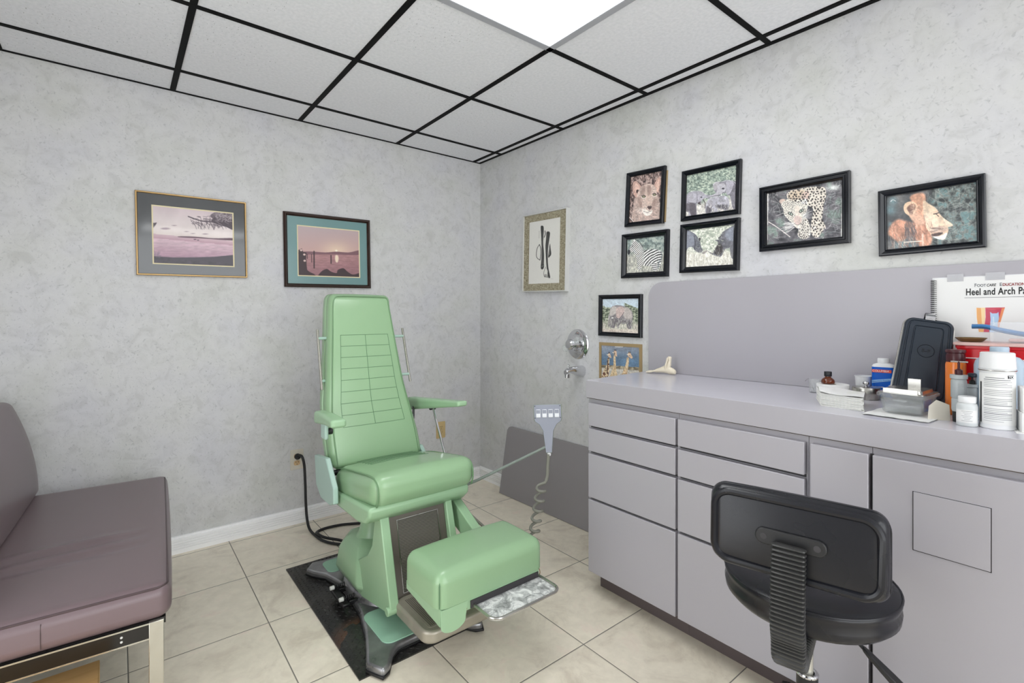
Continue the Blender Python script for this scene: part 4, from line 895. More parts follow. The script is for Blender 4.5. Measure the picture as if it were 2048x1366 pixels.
# seat cushion
def fs(x, y, z): return (x, y, z-(y+1.08)*.155-.0)
sc_ = (CX+.022, -1.085, .517)
st = G().rbox((.224, .222, .062), .048, fs, sc_, m=14, bulge=(.006, .008, .014)).done('seat_cushion', 'gv', C)
for sx in (-1, 1):
    x = sc_[0]+sx*.2215; pts = []
    prof = [(-.862, .573), (-.95, .582), (-1.10, .580), (-1.20, .578), (-1.262, .571), (-1.293, .552), (-1.3035, .522), (-1.3025, .49), (-1.292, .467)]
    for y, z in prof: pts.append((x-sx*.012, y, z-(y+1.08)*.155-.003))
    seamline(catmull(pts, 5), .0034, 'gpipe', st)
g = G()
for k in range(6):
    y = -.905-k*.030; g.tube(catmull([(sc_[0]+x, y+.0, .5915-(y+1.08)*.155+.0015-(x/.2)**2*.006) for x in (-.135, -.07, 0, .07, .135)], 4), .0012, 5)
g.done('quilting', 'gstitch', st)
# backrest
th = math.tan(R(14)); ZB = .530; HW = [(0, .221), (.05, .224), (.15, .223), (.28, .213), (.35, .207), (.47, .192), (.63, .180), (.67, .176), (.92, .158), (1.0, .153)]
HC = [(0, .013), (.1, .008), (.28, -.005), (.35, -.011), (.47, -.012), (.92, -.009), (1.0, -.003)]
def hw(t):
    t = max(0, min(1, t))
    for (a, b), (c, d) in zip(HW, HW[1:]):
        if t <= c: return b+(d-b)*(t-a)/(c-a)
    return HW[-1][1]
def hcn(t):
    t = max(0, min(1, t))
    for (a, b), (c, d) in zip(HC, HC[1:]):
        if t <= c: return b+(d-b)*(t-a)/(c-a)
    return HC[-1][1]
BY = -.875; BC = (0, 0, .39); BXc = CX
def fb(x, y, z):
    t = (z+.39)/.78; X = x*hw(t)*.975/.2*(1 if y < 0 else 1.02)+hcn(t); zz = ZB+.39+z; yy = BY+.055+y+(zz-ZB)*th
    yy += .010*math.cos(min(1, abs(x/.2))*math.pi/2)*(1 if y > 0 else 0)
    return (BXc+X, yy, zz)
bk = G().rbox((.2, .055, .39), .030, fb, m=20, bulge=(0, .014, .004)).done('backrest', 'gv', C)
def surf(x, z, off=.0005):   # point on the front face; x in the -1..1 of the half width
    X = x*.2; w_ = max(0, 1-x*x)*max(0, 1-(z/.39)**2); y = -.055-.014*w_**.6-off
    return Vector(fb(X, y, z))
loop = []
for a, b in [(-.9, -.375), (-.905, -.2), (-.905, 0), (-.905, .2), (-.90, .33), (-.86, .372), (-.7, .380), (0, .3815), (.7, .380), (.86, .372), (.90, .33), (.905, .2), (.905, 0), (.905, -.2), (.9, -.375)]: loop.append(surf(a, b, -.0015))
seamline(catmull(loop, 5), .0030, 'gpipe', bk)
g = G(); zt, zb = .197, -.212
def xl(z): return .62+.08*((zt-z)/(zt-zb))*0
for sx in (-1, 1): g.tube([surf(sx*(.70-.0*z), zt+(zb-zt)*k/12) for k in range(13) for z in (0,)], .0011, 5)
g.tube([surf(0, zt+(zb-zt)*k/12) for k in range(13)], .0011, 5)
for j in range(9):
    z = zt+(zb-zt)*j/8; g.tube([surf(-.70+1.40*k/10, z) for k in range(11)], .0011, 5)
g.done('quilting', 'gstitch', bk)
G().rbox((.185, .012, .36), .01, lambda x, y, z: (BXc+hcn((z+.36)/.72)+x*hw((z+.36)/.72)/.2*1.02, BY+.118+y+(ZB+.39+z-ZB)*th, ZB+.385+z), m=10).done('back_cover', 'gback', bk)
# grab rails beside the backrest
for sx, x, yo in ((-1, -1.392, -.735), (1, -.958, -.715)):
    a = Vector((x, yo+.045, 1.143)); b = Vector((x-sx*-.0+ (0 if sx < 0 else .012), yo-.022, .872))
    gr = G().tube([a, b], .0058, 10).done('grab_rail', 'chromed', C)
    for t_ in (.15, .86):
        p = a.lerp(b, t_); q = Vector((BXc+hcn((p.z-ZB)/.78)+sx*(hw((p.z-ZB)/.78)-.005), p.y+.012, p.z)); G().cyl(p, q, .007, n=12).done('rail_post', 'gmint', gr)
# armrests
al = G().rbox((.0275, .125, .022), .014, lambda x, y, z: (x*(1+.15*(-y/.125)), y, z*(1-.25*(-y/.125))+(0 if y < 0 else -.010*y/.125)), (0, 0, 0), m=8, T=Matrix.Translation((-1.437, -.985, .785))).done('armrest', 'gm', C)
G().box(-1.452, -1.436, -.985, -.93, .700, .775).done('arm_bracket', 'gmint', al, bevel=.006, seg=3)
G().cyl((-1.437, -.955, .728), (-1.412, -.955, .728), .014, n=18).done('arm_knob', 'bpl', al, bevel=.003)
ar = G().rbox((.027, .255, .020), .013, lambda x, y, z: (x, y, z*(1.15+.55*(y/.255))+(-y)*.13), (0, 0, 0), m=10, T=Matrix.Translation((-.900, -.905, .778))).done('armrest', 'gm', C)
G().tube([(-.897, -.882, .757), (-.900, -1.006, .545), (-.905, -1.04, .49)], .0058, 10).done('arm_strut', 'chrome', ar)
G().cyl((-.912, -.880, .752), (-.884, -.880, .752), .010, n=16).done('strut_pivot', 'bpl', ar)
G().tube([(-.918, -.72, .75), (-.940, -.76, .70), (-.955, -.78, .66)], .006, 8).done('arm_link', 'bpl', ar)
# mint side brackets
for x0, x1 in ((-1.424, -1.402), (-.952, -.932)):
    if x0 < -1: pl_ = [(-.752, .585), (-.905, .603), (-1.000, .500), (-1.004, .436), (-.955, .418), (-.84, .418), (-.775, .46)]
    else: pl_ = [(-.80, .568), (-.845, .570), (-.892, .535), (-.90, .44), (-.80, .43)]
    yz(pl_, x0, x1).done('side_bracket', 'gmint', C, bevel=.005, seg=3)
G().cyl((-1.40, -.86, .52), (-.95, -.86, .52), .012, n=14).done('pivot_shaft', 'dark', C)
# hand control on its arm
ra = G().tube([(-.93, -1.185, .448), (-.86, -1.225, .478), (-.602, -1.392, .617)], .0065, 10).done('control_arm', 'greyrod', C)
nv = Vector((-.70, -.70, .16)).normalized(); up = Vector((-.06, 0, 1)); up = (up-nv*up.dot(nv)).normalized(); ri = up.cross(nv)
TH = frm(Vector((-.600, -1.405, .590)), ri, up, nv)
hp = [(-.014, 0), (.014, 0), (.024, .098), (.040, .126), (.060, .140), (.064, .150), (.064, .215), (-.064, .215), (-.064, .150), (-.060, .140), (-.040, .126), (-.024, .098)]
hc = G().prism(hp, -.018, .004, TH).done('hand_control', 'greenside', C, bevel=.002)
G().prism([(x*.96, .002+y*.985) for x, y in hp], .004, .006, TH).done('control_face', 'face', hc, bevel=.001)
for k in range(4):
    x = -.042+k*.028; bt_ = G().box(x-.0105, x+.0105, .157, .193, .006, .0105, TH).done('button', 'button', hc, bevel=.002); G().box(x-.0088, x+.0088, .175, .191, .0104, .0112, TH).done('button_inset', 'face', bt_, bevel=.0006)
g = G()
for x, y in ((-.057, .208), (.057, .208), (-.057, .155), (.057, .155)): g.cyl((x, y, .006), (x, y, .0072), .0022, n=10, T=TH)
g.done('screws', 'bpl', hc)
G().cyl((0, .002, -.006), (0, -.012, -.006), .010, .008, 16, TH).done('cord_collar', 'white', hc)
P = [Vector((-.600, -1.402, .585)), Vector((-.603, -1.40, .53)), Vector((-.606, -1.40, .487)), Vector((-.618, -1.40, .460))]
N_ = 5.4; hx = []
for k in range(150):
    s_ = k/149; ce = Vector((-.640-.05*s_, -1.40, .450-.225*s_)); a = R(120)+s_*N_*2*math.pi; hx.append(ce+Vector((.78*math.cos(a)*.021, -.62*math.cos(a)*.021, .005*math.cos(a)))+Vector((.62, .78, .0))*math.sin(a)*.021)
pts = catmull(P, 6)+hx+catmull([hx[-1], Vector((-.71, -1.40, .20)), Vector((-.80, -1.36, .215)), Vector((-.93, -1.22, .36))], 8)
G().tube(pts, [.0075 if i < 16 else .0064 for i in range(len(pts))], 8).done('coiled_cord', 'cordg', hc)
# power cord with its plug in the wall outlet
pc = [(-1.298, -.040, .400), (-1.296, -.060, .408), (-1.288, -.078, .398), (-1.280, -.088, .35), (-1.277, -.095, .25), (-1.277, -.105, .15), (-1.276, -.125, .06), (-1.274, -.17, .014), (-1.268, -.27, .008), (-1.255, -.35, .008), (-1.215, -.425, .008), (-1.15, -.475, .008), (-1.05, -.485, .008), (-.94, -.45, .008), (-.90, -.37, .008), (-.94, -.29, .008), (-1.02, -.250, .008), (-1.112, -.205, .008), (-1.20, -.195, .008), (-1.248, -.215, .008), (-1.262, -.27, .020), (-1.245, -.34, .020), (-1.19, -.43, .020), (-1.15, -.52, .014), (-1.15, -.62, .045), (-1.17, -.72, .08)]
kd = G().tube(catmull(pc, 6), .0072, 10).done('power_cord', 'rub', C)
G().lathe([(0, .0), (.015, .0), (.017, .004), (.017, .016), (.013, .022), (.009, .032), (0, .034)], T=frm((-1.298, -.0088, .3915), (1, 0, 0), (0, 0, 1), (0, -1, 0)), n=24).done('plug', 'rub', kd)

# ============================================================ SOFA AND BOX AT THE LEFT
TS = Matrix.Translation((-1.962, -.758, 0)) @ Matrix.Rotation(R(-3.1), 4, 'Z')
S = thing('armless_sofa', TS @ Vector((-.30, 0, 0)), 'mauve-brown vinyl armless sofa with chrome legs along the left side', 'sofa')
def fw(x, y, z):
    if z > .42:
        for yc, am, wd in ((-.13, .006, .016), (-.17, -.006, .014), (-.215, .005, .018), (-.26, -.005, .016)):
            yy = y-yc-.10*(x+.3)*.6; m_ = math.exp(-(yy/wd)**2)*max(0, min(1, (-.05-x)/.12))*max(0, min(1, (x+.47)/.1)); z += am*m_
    return (x, y, z)
se = G().rbox((.3125, .588, .048), .030, fw, (-.3075, 0, .407), m=64, bulge=(.006, .004, .004)).done('seat_cushion', 'sofa', S, T=TS)
def lp_(w_, h_, r, cx, cy, z): return [(x, y, z) for x, y in rrect(w_, h_, r, 6, cx, cy)]
g = G().tube(lp_(.608, 1.160, .03, -.3075, 0, .4475), .0032, 8, True); g.done('piping', 'sofap', se, T=TS)
G().tube([(-.262, -.5895, .437), (-.262, -.5925, .41), (-.262, -.5905, .375)], .0012, 5).done('seam', 'sofap', se, T=TS)
def fbk(x, y, z): return (x-(z-.45)*.13-.030*((z-.56)/.25)**2*(x > -.5), y, z)
sb = G().rbox((.070, .592, .200), .022, fbk, (-.503, .025, .651), m=16, bulge=(.016, .004, .003)).done('back_cushion', 'sofa', S, T=TS)
def bpt(y, z, w_=.0): return fbk(-.503+.070-w_, y, z)
g = G().tube([bpt(y, .832, .018) for y in np.linspace(-.53, .575, 14)]+[bpt(.600, .815, .016), bpt(.607, .78, .012), bpt(.608, .70, .012), bpt(.608, .60, .012), bpt(.606, .52, .012), bpt(.596, .475, .014)], .003, 6); g.done('piping', 'sofap', sb, T=TS)
G().box(-.615, -.008, -.578, .578, .345, .362).done('seat_board', 'blackbar', S, T=TS)
for x in (-.046, -.600):
    for y in (-.588, .562):
        G().box(x, x+.034, y, y+.026, 0, .360).done('leg', 'chromed', S, bevel=.0015, T=TS)
for y in (-.586, .564):
    fr = G().box(-.566, -.046, y, y+.020, .318, .360).done('side_rail', 'blackbar', S, T=TS)
    G().box(-.566, -.046, y-.001, y+.021, .314, .3178).box(-.566, -.046, y-.001, y+.021, .3555, .3595).done('chrome_edge', 'chromed', fr, T=TS)
    g = G()
    for z in (.330, .342): g.cyl((-.105, y-.0015, z), (-.105, y, z), .003, n=10)
    g.done('screws', 'rivet', fr, T=TS)
for x in (-.040, -.594): G().box(x, x+.02, -.562, .562, .322, .344).done('cross_rail', 'chromed', S, T=TS)
b = thing('cardboard_box', (-2.34, -1.38, 0), 'brown cardboard box on the floor under the sofa', 'box')
G().box(-2.535, -2.146, -1.60, -1.185, 0, .222).done('carton', 'card', b, bevel=.002)
G().box(-2.536, -2.145, -1.394, -1.391, .2222, .2230).done('flap_seam', 'kraft', b)

# ============================================================ BLACK STOOL
SP = Vector((-.772, -2.535, 0))
S2 = thing('rolling_stool', SP, 'black padded rolling stool with a backrest at the counter', 'stool')
s_ = G().lathe([(0, .500), (.150, .500), (.176, .503), (.187, .515), (.189, .530), (.184, .541), (.189, .553), (.190, .562), (.186, .5655), (.174, .570), (.12, .574), (0, .576)], SP, 56).done('seat', 'bv', S2, smooth=60)
G().tube([(SP.x+.1885*math.cos(a), SP.y+.1885*math.sin(a), .564) for a in np.linspace(0, 2*math.pi, 57)[:-1]], .0026, 6, True).done('piping', 'bv', s_)
G().box(SP.x-.07, SP.x+.06, SP.y-.07, SP.y+.07, .462, .4995).done('mechanism', 'bpl', S2, bevel=.006)
po = G().cyl((SP.x, SP.y, .30), (SP.x, SP.y, .463), .0135, n=24).done('column', 'gcol', S2)
G().cyl((SP.x, SP.y, .085), (SP.x, SP.y, .315), .024, n=24).done('column_sleeve', 'bpl', po)
G().tube([(SP.x+.021*math.cos(a), SP.y+.021*math.sin(a), .318) for a in np.linspace(0, 2*math.pi, 25)[:-1]], .005, 8, True).done('collar', 'chrome', po)
hub = G().cyl((SP.x, SP.y, .07), (SP.x, SP.y, .115), .035, n=24).done('hub', 'bpl', S2, bevel=.004)
for k in range(5):
    a = R(31+72*k); d = Vector((math.cos(a), math.sin(a), 0)); e = SP+d*.300; q = Vector((-d.y, d.x, 0))
    lg = G().loft([[tuple(SP+d*.02+q*x+Vector((0, 0, z))) for x, z in ((-.02, .075), (.02, .075), (.018, .112), (-.018, .112))], [tuple(e+q*x+Vector((0, 0, z))) for x, z in ((-.013, .068), (.013, .068), (.011, .088), (-.011, .088))]]).done('leg', 'bpl', S2, bevel=.003)
    ca = G().cyl(e+q*.010+Vector((0, 0, .026)), e+q*.026+Vector((0, 0, .026)), .026, n=22).cyl(e-q*.026+Vector((0, 0, .026)), e-q*.010+Vector((0, 0, .026)), .026, n=22)
    ca.done('caster', 'bpl', lg, bevel=.003); G().cyl(e+Vector((0, 0, .03)), e+Vector((0, 0, .070)), .009, n=12).lathe([(.027, .03), (.027, .045), (.018, .056), (0, .058)], e, 18).done('caster_hood', 'bpl', lg)
# lever
lv = G().tube([(SP.x, SP.y-.06, .475), (SP.x, SP.y-.09, .462), (SP.x, SP.y-.125, .436)], .0042, 8).done('lever', 'bpl', S2)
G().loft([[(SP.x+x, SP.y+y, z+zz) for x, zz in ((-w_, -t_), (w_, -t_), (w_, t_), (-w_, t_))] for y, z, w_, t_ in ((-.118, .441, .006, .005), (-.13, .432, .009, .006), (-.175, .400, .013, .008), (-.20, .385, .012, .007), (-.205, .38, .008, .004))]).done('lever_paddle', 'bpl', lv, bevel=.004)
# backrest
nb = Vector((-.975, -.222, .05)).normalized(); ub = Vector((.222, -.975, 0)).normalized(); vb = nb.cross(ub)
if vb.z < 0: vb = -vb
TB = frm((-.994, -2.586, .730), ub, vb, nb)
bb = G().rbox((.166, .086, .030), .026, lambda x, y, z: (x, y, z-.02*(x/.166)**2*0), (0, 0, -.026), m=12, bulge=(.004, .004, .008), T=TB).done('backrest', 'bv', S2)
g = G()
for off, r_, zz in ((0, .0085, .003),): g.tube([(x, y, zz) for x, y in rrect(.312, .152, .035, 8)], r_, 10, True, TB)
g.done('backrest_rim', 'bv', bb)
G().tube([(x, y, -.020) for x, y in rrect(.336, .176, .035, 8)], .003, 6, True, TB).done('piping', 'bv', bb)
g = G().loft([[(x*q, y*p_, z) for x, y in rrect(.304, .144, .030, 8)] for q, p_, z in ((1, 1, .004), (.99, .975, -.008), (.975, .95, -.010), (.965, .93, -.001), (.955, .91, .0045), (.3, .3, .0065))], TB); g.done('back_shell', 'bshell', bb)
mp = G().prism(rrect(.134, .034, .016, 8, 0, .0), .0065, .018, TB).done('mounting_plate', 'bpl', bb, bevel=.003, seg=3)
g = G()
for x in (-.050, .050): g.cyl((x, 0, .0181), (x, 0, .0188), .0068, n=16, T=TB)
g.done('screw_holes', 'gap', mp)
pth = catmull([TB @ Vector((.0, -.004, .026)), TB @ Vector((0, -.03, .030)), TB @ Vector((0, -.09, .034)), TB @ Vector((0, -.16, .034)), Vector((-1.022, -2.592, .530)), Vector((-1.015, -2.590, .493)), Vector((-.990, -2.585, .472)), Vector((-.950, -2.575, .468)), Vector((-.84, -2.552, .478))], 20)
# resample
acc = [0]
for a, b in zip(pth, pth[1:]): acc.append(acc[-1]+(b-a).length)
NN = 150; rs = []
for k in range(NN):
    s_ = acc[-1]*k/(NN-1); i = max(0, min(len(pth)-2, next((j for j in range(len(acc)) if acc[j] > s_), len(acc)-1)-1)); t_ = (s_-acc[i])/max(1e-9, acc[i+1]-acc[i]); rs.append(pth[i].lerp(pth[i+1], t_))
rings = []
for k, p in enumerate(rs):
    tg = (rs[min(k+1, NN-1)]-rs[max(k-1, 0)]).normalized(); nn = ub.cross(tg).normalized(); big = (k % 3) != 0; w_, h_ = (.064, .032) if big else (.054, .022)
    rings.append([tuple(p+ub*x+nn*y) for x, y in rrect(w_, h_, .008, 3)])
G().loft(rings).done('bellows_spine', 'bel', S2, smooth=20)
# ============================================================ THINGS ON THE COUNTER
ZC = .925
def cylstrip(g, c, r, z0, z1, a0, a1, n=16):
    v = []; f = []
    for i in range(n+1):
        a = R(a0+(a1-a0)*i/n); v += [(c[0]+r*math.cos(a), c[1]+r*math.sin(a), z0), (c[0]+r*math.cos(a), c[1]+r*math.sin(a), z1)]
    f = [(2*i, 2*i+2, 2*i+3, 2*i+1) for i in range(n)]
    return g.add(v, f)
CAM2 = Vector((-2.105, -3.030))
def facing(x, y): return math.degrees(math.atan2(-3.03-y, -2.105-x))
def T3(x, y, z, deg): return Matrix.Translation((x, y, z)) @ Matrix.Rotation(R(deg), 4, 'Z')
# skeletal foot model
t = thing('foot_bone_model', (-.07, -1.60, ZC), 'cream bone model of a foot skeleton at the left end of the counter', 'anatomical model')
T = frm((-.055, -1.675, ZC), Vector((-.10, 1, 0)).normalized(), Vector((-1, -.10, 0)).normalized(), (0, 0, 1))  # x toward the toes, y to the room
g = G()
g.loft([[(x, cy+a*math.cos(R(q)), cz+b*math.sin(R(q))) for q in range(0, 360, 30)] for x, cy, cz, a, b in ((-.022, 0, .012, .003, .004), (-.019, 0, .014, .009, .010), (-.008, 0, .017, .012, .0145), (.008, 0, .020, .012, .018), (.025, .0, .026, .013, .020), (.040, 0, .024, .014, .017), (.060, 0, .019, .016, .012), (.080, 0, .014, .018, .009))], T)
b_ = g.done('heel_and_instep', 'bone', t)
g = G()
for k, (sp_, ln) in enumerate(((-.016, .062), (-.009, .066), (-.001, .064), (.007, .060), (.016, .052))):
    P = [(.070, sp_*.7, .015), (.090, sp_, .0125), (.070+ln*.62, sp_*1.25, .008), (.070+ln*.8, sp_*1.3, .008), (.072+ln, sp_*1.35, .005)]
    g.tube(catmull(P, 5), [(.0052, .0042, .0036, .0046, .0052, .0040, .0034, .0042, .0048, .0036, .0034, .0040, .0044, .0038, .0034, .0038, .0042, .0036, .0030, .0026, .0020)[i] for i in range(21)], 8, T=T)
g.done('toe_bones', 'bone', t)
g = G()
g.loft([[(x+a*math.cos(R(q)), b*math.sin(R(q)), z) for q in range(0, 360, 30)] for x, z, a, b in ((.020, .030, .015, .012), (.018, .038, .012, .010), (.016, .044, .013, .011), (.012, .056, .009, .008), (.010, .070, .0085, .0075), (.010, .082, .010, .0085), (.011, .087, .007, .006))], T)
g.loft([[(x+a*math.cos(R(q)), .012+b*math.sin(R(q)), z) for q in range(0, 360, 30)] for x, z, a, b in ((.026, .026, .003, .003), (.026, .034, .006, .005), (.024, .045, .0055, .005), (.019, .062, .0045, .004), (.015, .078, .0055, .004), (.014, .083, .003, .003))], T)
g.done('leg_bones', 'bone', t)
# roll of gauze
x, y = -.150, -2.387
t = thing('gauze_roll', (x, y, ZC), 'white paper roll standing on end with a small brown bottle on top', 'roll')
G().lathe([(.010, 0), (.0495, 0), (.050, .002), (.050, .040), (.049, .0415), (.0115, .0415), (.010, .040), (.010, 0)], (x, y, ZC), 48).done('roll', 'paper', t)
G().lathe([(.0085, .0), (.0099, .0), (.0099, .0412), (.0085, .0412), (.0085, 0)], (x, y, ZC), 24).done('core', 'kraft', t)
# amber bottle on the roll
bx, by, bz = -.163, -2.376, ZC+.0418
t = thing('amber_bottle', (bx, by, bz), 'small round brown glass bottle with a black cap on the paper roll', 'bottle')
G().lathe([(.015, 0), (.0205, .003), (.0215, .009), (.019, .016), (.013, .021), (.0095, .024), (.009, .028)], (bx, by, bz), 32).done('glass_body', 'amber', t)
g = G().lathe([(.0115, .027), (.012, .029), (.012, .042), (.011, .0435), (0, .0438)], (bx, by, bz), 28); g.done('cap', 'blackcap', t)
# small clear glass jar with forceps
x, y = -.118, -2.318
t = thing('glass_beaker', (x, y, ZC), 'small clear glass beaker left of the paper roll', 'beaker')
G().lathe([(0, 0), (.017, 0), (.019, .003), (.019, .045), (.0205, .048), (.019, .048), (.0175, .045), (.0175, .004), (0, .003)], (x, y, ZC), 28).done('glass', 'glass', t)
G().tube([(x-.012, y+.028, ZC+.040), (x-.010, y+.018, ZC+.052), (x, y+.002, ZC+.006)], .0009, 6).done('wire_hook', 'steel', t)
# napkins
cs = [Vector((-.1330, -2.3850)), Vector((-.4000, -2.4350)), Vector((-.4150, -2.5530)), Vector((-.1500, -2.5060))]
t = thing('napkin_stack', (-.28, -2.47, ZC), 'stack of white folded paper napkins at the counter edge', 'napkins')
A = [Vector((-.245, -2.370)), Vector((-.395, -2.433)), Vector((-.414, -2.552)), Vector((-.262, -2.512))]
ce = sum(A, Vector((0, 0)))/4; g = G(); rnd = random.Random(2)
for k in range(13):
    z0 = ZC+k*.0030; a = R(rnd.uniform(-1.6, 1.6)); s_ = rnd.uniform(.975, 1.01); v = []
    for q in A:
        d = (q-ce)*s_; v.append((ce.x+d.x*math.cos(a)-d.y*math.sin(a), ce.y+d.x*math.sin(a)+d.y*math.cos(a)))
    g.prism(v, z0, z0+.0027)
g.done('folded_napkins', 'paperg', t, bevel=.0008)
g = G(); n_ = 10; V = []; F = []
for i in range(n_+1):
    for j in range(n_+1):
        u_, w_ = i/n_, j/n_; p = A[0].lerp(A[1], u_).lerp(A[3].lerp(A[2], u_), w_); p = ce+(p-ce)*1.03
        V.append((p.x, p.y, ZC+.0395+.007*(1-w_)**2*math.sin(u_*2.4)+.003*math.sin(w_*5+u_*3)))
for i in range(n_):
    for j in range(n_): F.append((i*(n_+1)+j, (i+1)*(n_+1)+j, (i+1)*(n_+1)+j+1, i*(n_+1)+j+1))
g.add(V, F).add([(a, b, c+.0012) for a, b, c in V], [q[::-1] for q in F]); g.done('top_napkin', 'paper', t, fix=False)
# steel canister with lid
x, y = -.135, -2.482
t = thing('steel_canister', (x, y, ZC), 'low round stainless steel canister with a knobbed lid', 'canister')
G().lathe([(0, 0), (.036, 0), (.038, .002), (.038, .022), (.0385, .0235)], (x, y, ZC), 40).done('pot', 'steel', t)
ld = G().lathe([(.0395, .0205), (.0405, .0215), (.0405, .038), (.039, .0405), (.025, .0425), (0, .043)], (x, y, ZC), 40).done('lid', 'steel', t)
G().lathe([(.004, .042), (.004, .048), (.0095, .050), (.0105, .054), (.0085, .058), (0, .0585)], (x, y, ZC), 18).done('knob', 'chrome', ld)
# white tapered cup
x, y = -.055, -2.452
t = thing('medicine_cup', (x, y, ZC), 'white tapered plastic cup behind the steel canister', 'cup')
G().lathe([(0, 0), (.020, 0), (.0215, .002), (.0255, .066), (.027, .067), (.027, .0695), (.024, .0695), (.0235, .066), (.019, .003), (0, .003)], (x, y, ZC), 32).done('cup', 'white', t)
# blue talc bottle
x, y = -.060, -2.512
t = thing('powder_bottle', (x, y, ZC), 'white bottle with a blue and red label behind the glass tray', 'bottle')
T = T3(x, y, ZC, -172)
def rr(w_, h_, z, r=.012): return [(a, b, z) for a, b in rrect(w_, h_, min(r, h_*.48), 5)]
T = frm((x, y, ZC), Vector((.12, -1, 0)).normalized(), Vector((1, .12, 0)).normalized(), (0, 0, 1))
G().loft([rr(.060, .036, 0), rr(.064, .040, .003), rr(.064, .040, .108), rr(.058, .034, .114), rr(.040, .026, .118), rr(.034, .026, .119)], T).done('bottle_body', 'white', t)
lb = G().loft([rr(.0646, .0406, .004), rr(.0646, .0406, .106)], T, caps=False).done('label', 'blue', t)
TL = T @ frm((0, -.0208, 0), (1, 0, 0), (0, 0, 1), (0, -1, 0))
G().box(-.030, .024, .0875, .0975, 0, .0003, TL).done('red_band', 'redlab', lb)
text('COLUMBIA', .0095, TL @ Matrix.Translation((-.0285, .0895, .0005)), 'white', lb, 'lettering', .0001, 0, .98)
g = G().add([(-.030, .050, .0002), (.029, .062, .0002), (.029, .070, .0002), (-.030, .060, .0002)], [(0, 1, 2, 3)], TL); g.done('label_swoosh', 'lblue', lb, fix=False)
text('Absorbent Powder', .0068, TL @ Matrix.Translation((-.029, .0535, .0006)) @ Matrix.Rotation(R(9), 4, 'Z'), 'blue', lb, 'lettering', .0001, 0, .98)
text('FRAGRANCE FREE', .0052, TL @ Matrix.Translation((-.029, .036, .0004)), 'white', lb, 'lettering', .0001, .0001, .75)
g = G()
for a0 in (0, 180): g.tube([(.021+.0058*math.cos(R(a0+q)), .0395+.0058*math.sin(R(a0+q)), .0005) for q in range(0, 150, 15)], .0012, 6, T=TL)
g.done('label_mark', 'white', lb)
G().lathe([(.017, .118), (.0175, .120), (.0175, .133), (.016, .1355), (0, .136)], T=T, n=28, sy=.8).done('cap', 'white', t)
# instrument case leaning
W2, H2 = .136, .325
c0 = Vector((-.188, -2.634, ZC+.012)); c1 = Vector((-.076, -2.640, 1.190)); vv = (c1-c0).normalized(); H2 = (c1-c0).length
uu = Vector((.36, -.93, -.05)); uu = (uu-vv*uu.dot(vv)).normalized(); nn = uu.cross(vv)
if nn.x > 0: nn = -nn
T = frm(c0, uu, vv, nn)
t = thing('instrument_case', (-.10, -2.60, ZC), 'dark slate metal case with rounded corners propped up behind the glass tray', 'case')
def tp(x, y): return x*(1.04-.13*y/H2)
def cr(mx, z, r_): return [(tp(x, y+H2/2), y+H2/2, z) for x, y in rrect(W2-2*mx, H2-2*mx, r_, 8)]
cs_ = G().loft([cr(.002, -.030, .024), cr(0, -.027, .025), cr(0, -.008, .025), cr(.001, -.003, .024), cr(.004, 0, .022), cr(.009, 0, .020), cr(.0105, -.003, .018), cr(.014, -.003, .016), cr(.0155, 0, .015), cr(.027, 0, .010), cr(.0285, -.0025, .008), cr(.031, -.0025, .007), cr(.0325, .0008, .006), cr(.034, .001, .005)], T).done('lid', 'navy', t, smooth=24)
G().tube([(tp(x, y+H2/2), y+H2/2, -.018) for x, y in rrect(W2+.002, H2+.002, .025, 8)], .0030, 8, True, T).done('rim', 'steel', t)
g = G().tube([(.021*math.cos(a), H2*.58+.0055+.021*math.sin(a), .0012) for a in np.linspace(0, 2*math.pi, 33)[:-1]], .0011, 6, True, T); g.done('emblem_ring', 'navyd', cs_)
text('B-P', .0165, T @ Matrix.Translation((0, H2*.58, .0012)), 'navyd', cs_, 'emblem_lettering', .0008, .0004, 1.0, 'CENTER')
g = G().tube([(.0, H2-.002, -.026), (0, H2+.008, -.026), (0, H2+.020, -.018), (0, H2+.0235, -.012), (0, H2+.016, -.004), (0, H2+.003, -.001)], .002, 6, T=T)
g = G(); cl = [(H2-.004, -.031), (H2+.010, -.031), (H2+.022, -.022), (H2+.0245, -.012), (H2+.018, -.004), (H2+.006, .0015), (H2-.004, .0015)]
rings = [[(-.0125, y, z), (.0125, y, z), (.0125, y-.001, z+.0014), (-.0125, y-.001, z+.0014)] for y, z in cl]
g.loft(rings, T); g.done('clasp', 'chrome', t, smooth=50)
dz = ZC-min((wloc(t)+v.co).z for c in t.children for v in c.data.vertices); t.location.z += dz
# glass tray on a paper sheet
Tg = frm((-.250, -2.615, ZC), Vector((.30, -1, 0)).normalized(), Vector((1, .30, 0)).normalized(), (0, 0, 1))
def rg(w_, h_, z, r=.016): return [(a, b, z) for a, b in rrect(w_, h_, r, 6)]
cgx = (-.336, -2.640)
Tg = frm((cgx[0], cgx[1], ZC), Vector((-.05, -1, 0)).normalized(), Vector((1, -.05, 0)).normalized(), (0, 0, 1))
n_ = 8; V = []; F = []
for i in range(n_+1):
    for j in range(n_+1): V.append((-.072+.150*i/n_, -.125+.18*j/n_, .0006+.002*abs(math.sin(i*1.3+j*.9))*(1 if i in (0, n_) or j == 0 else 0)))
for i in range(n_):
    for j in range(n_): F.append((i*(n_+1)+j, (i+1)*(n_+1)+j, (i+1)*(n_+1)+j+1, i*(n_+1)+j+1))
g = G().add(V, F).add([(a, b, c+.0012) for a, b, c in V], [q[::-1] for q in F]); o = g.done('paper_towel', 'paper', fix=False, T=Tg); tag(o, 'crumpled white paper sheet under the glass tray', 'paper')
t = thing('glass_tray', (cgx[0], cgx[1], ZC+.004), 'clear glass sterilising tray with a stainless steel lid', 'tray')
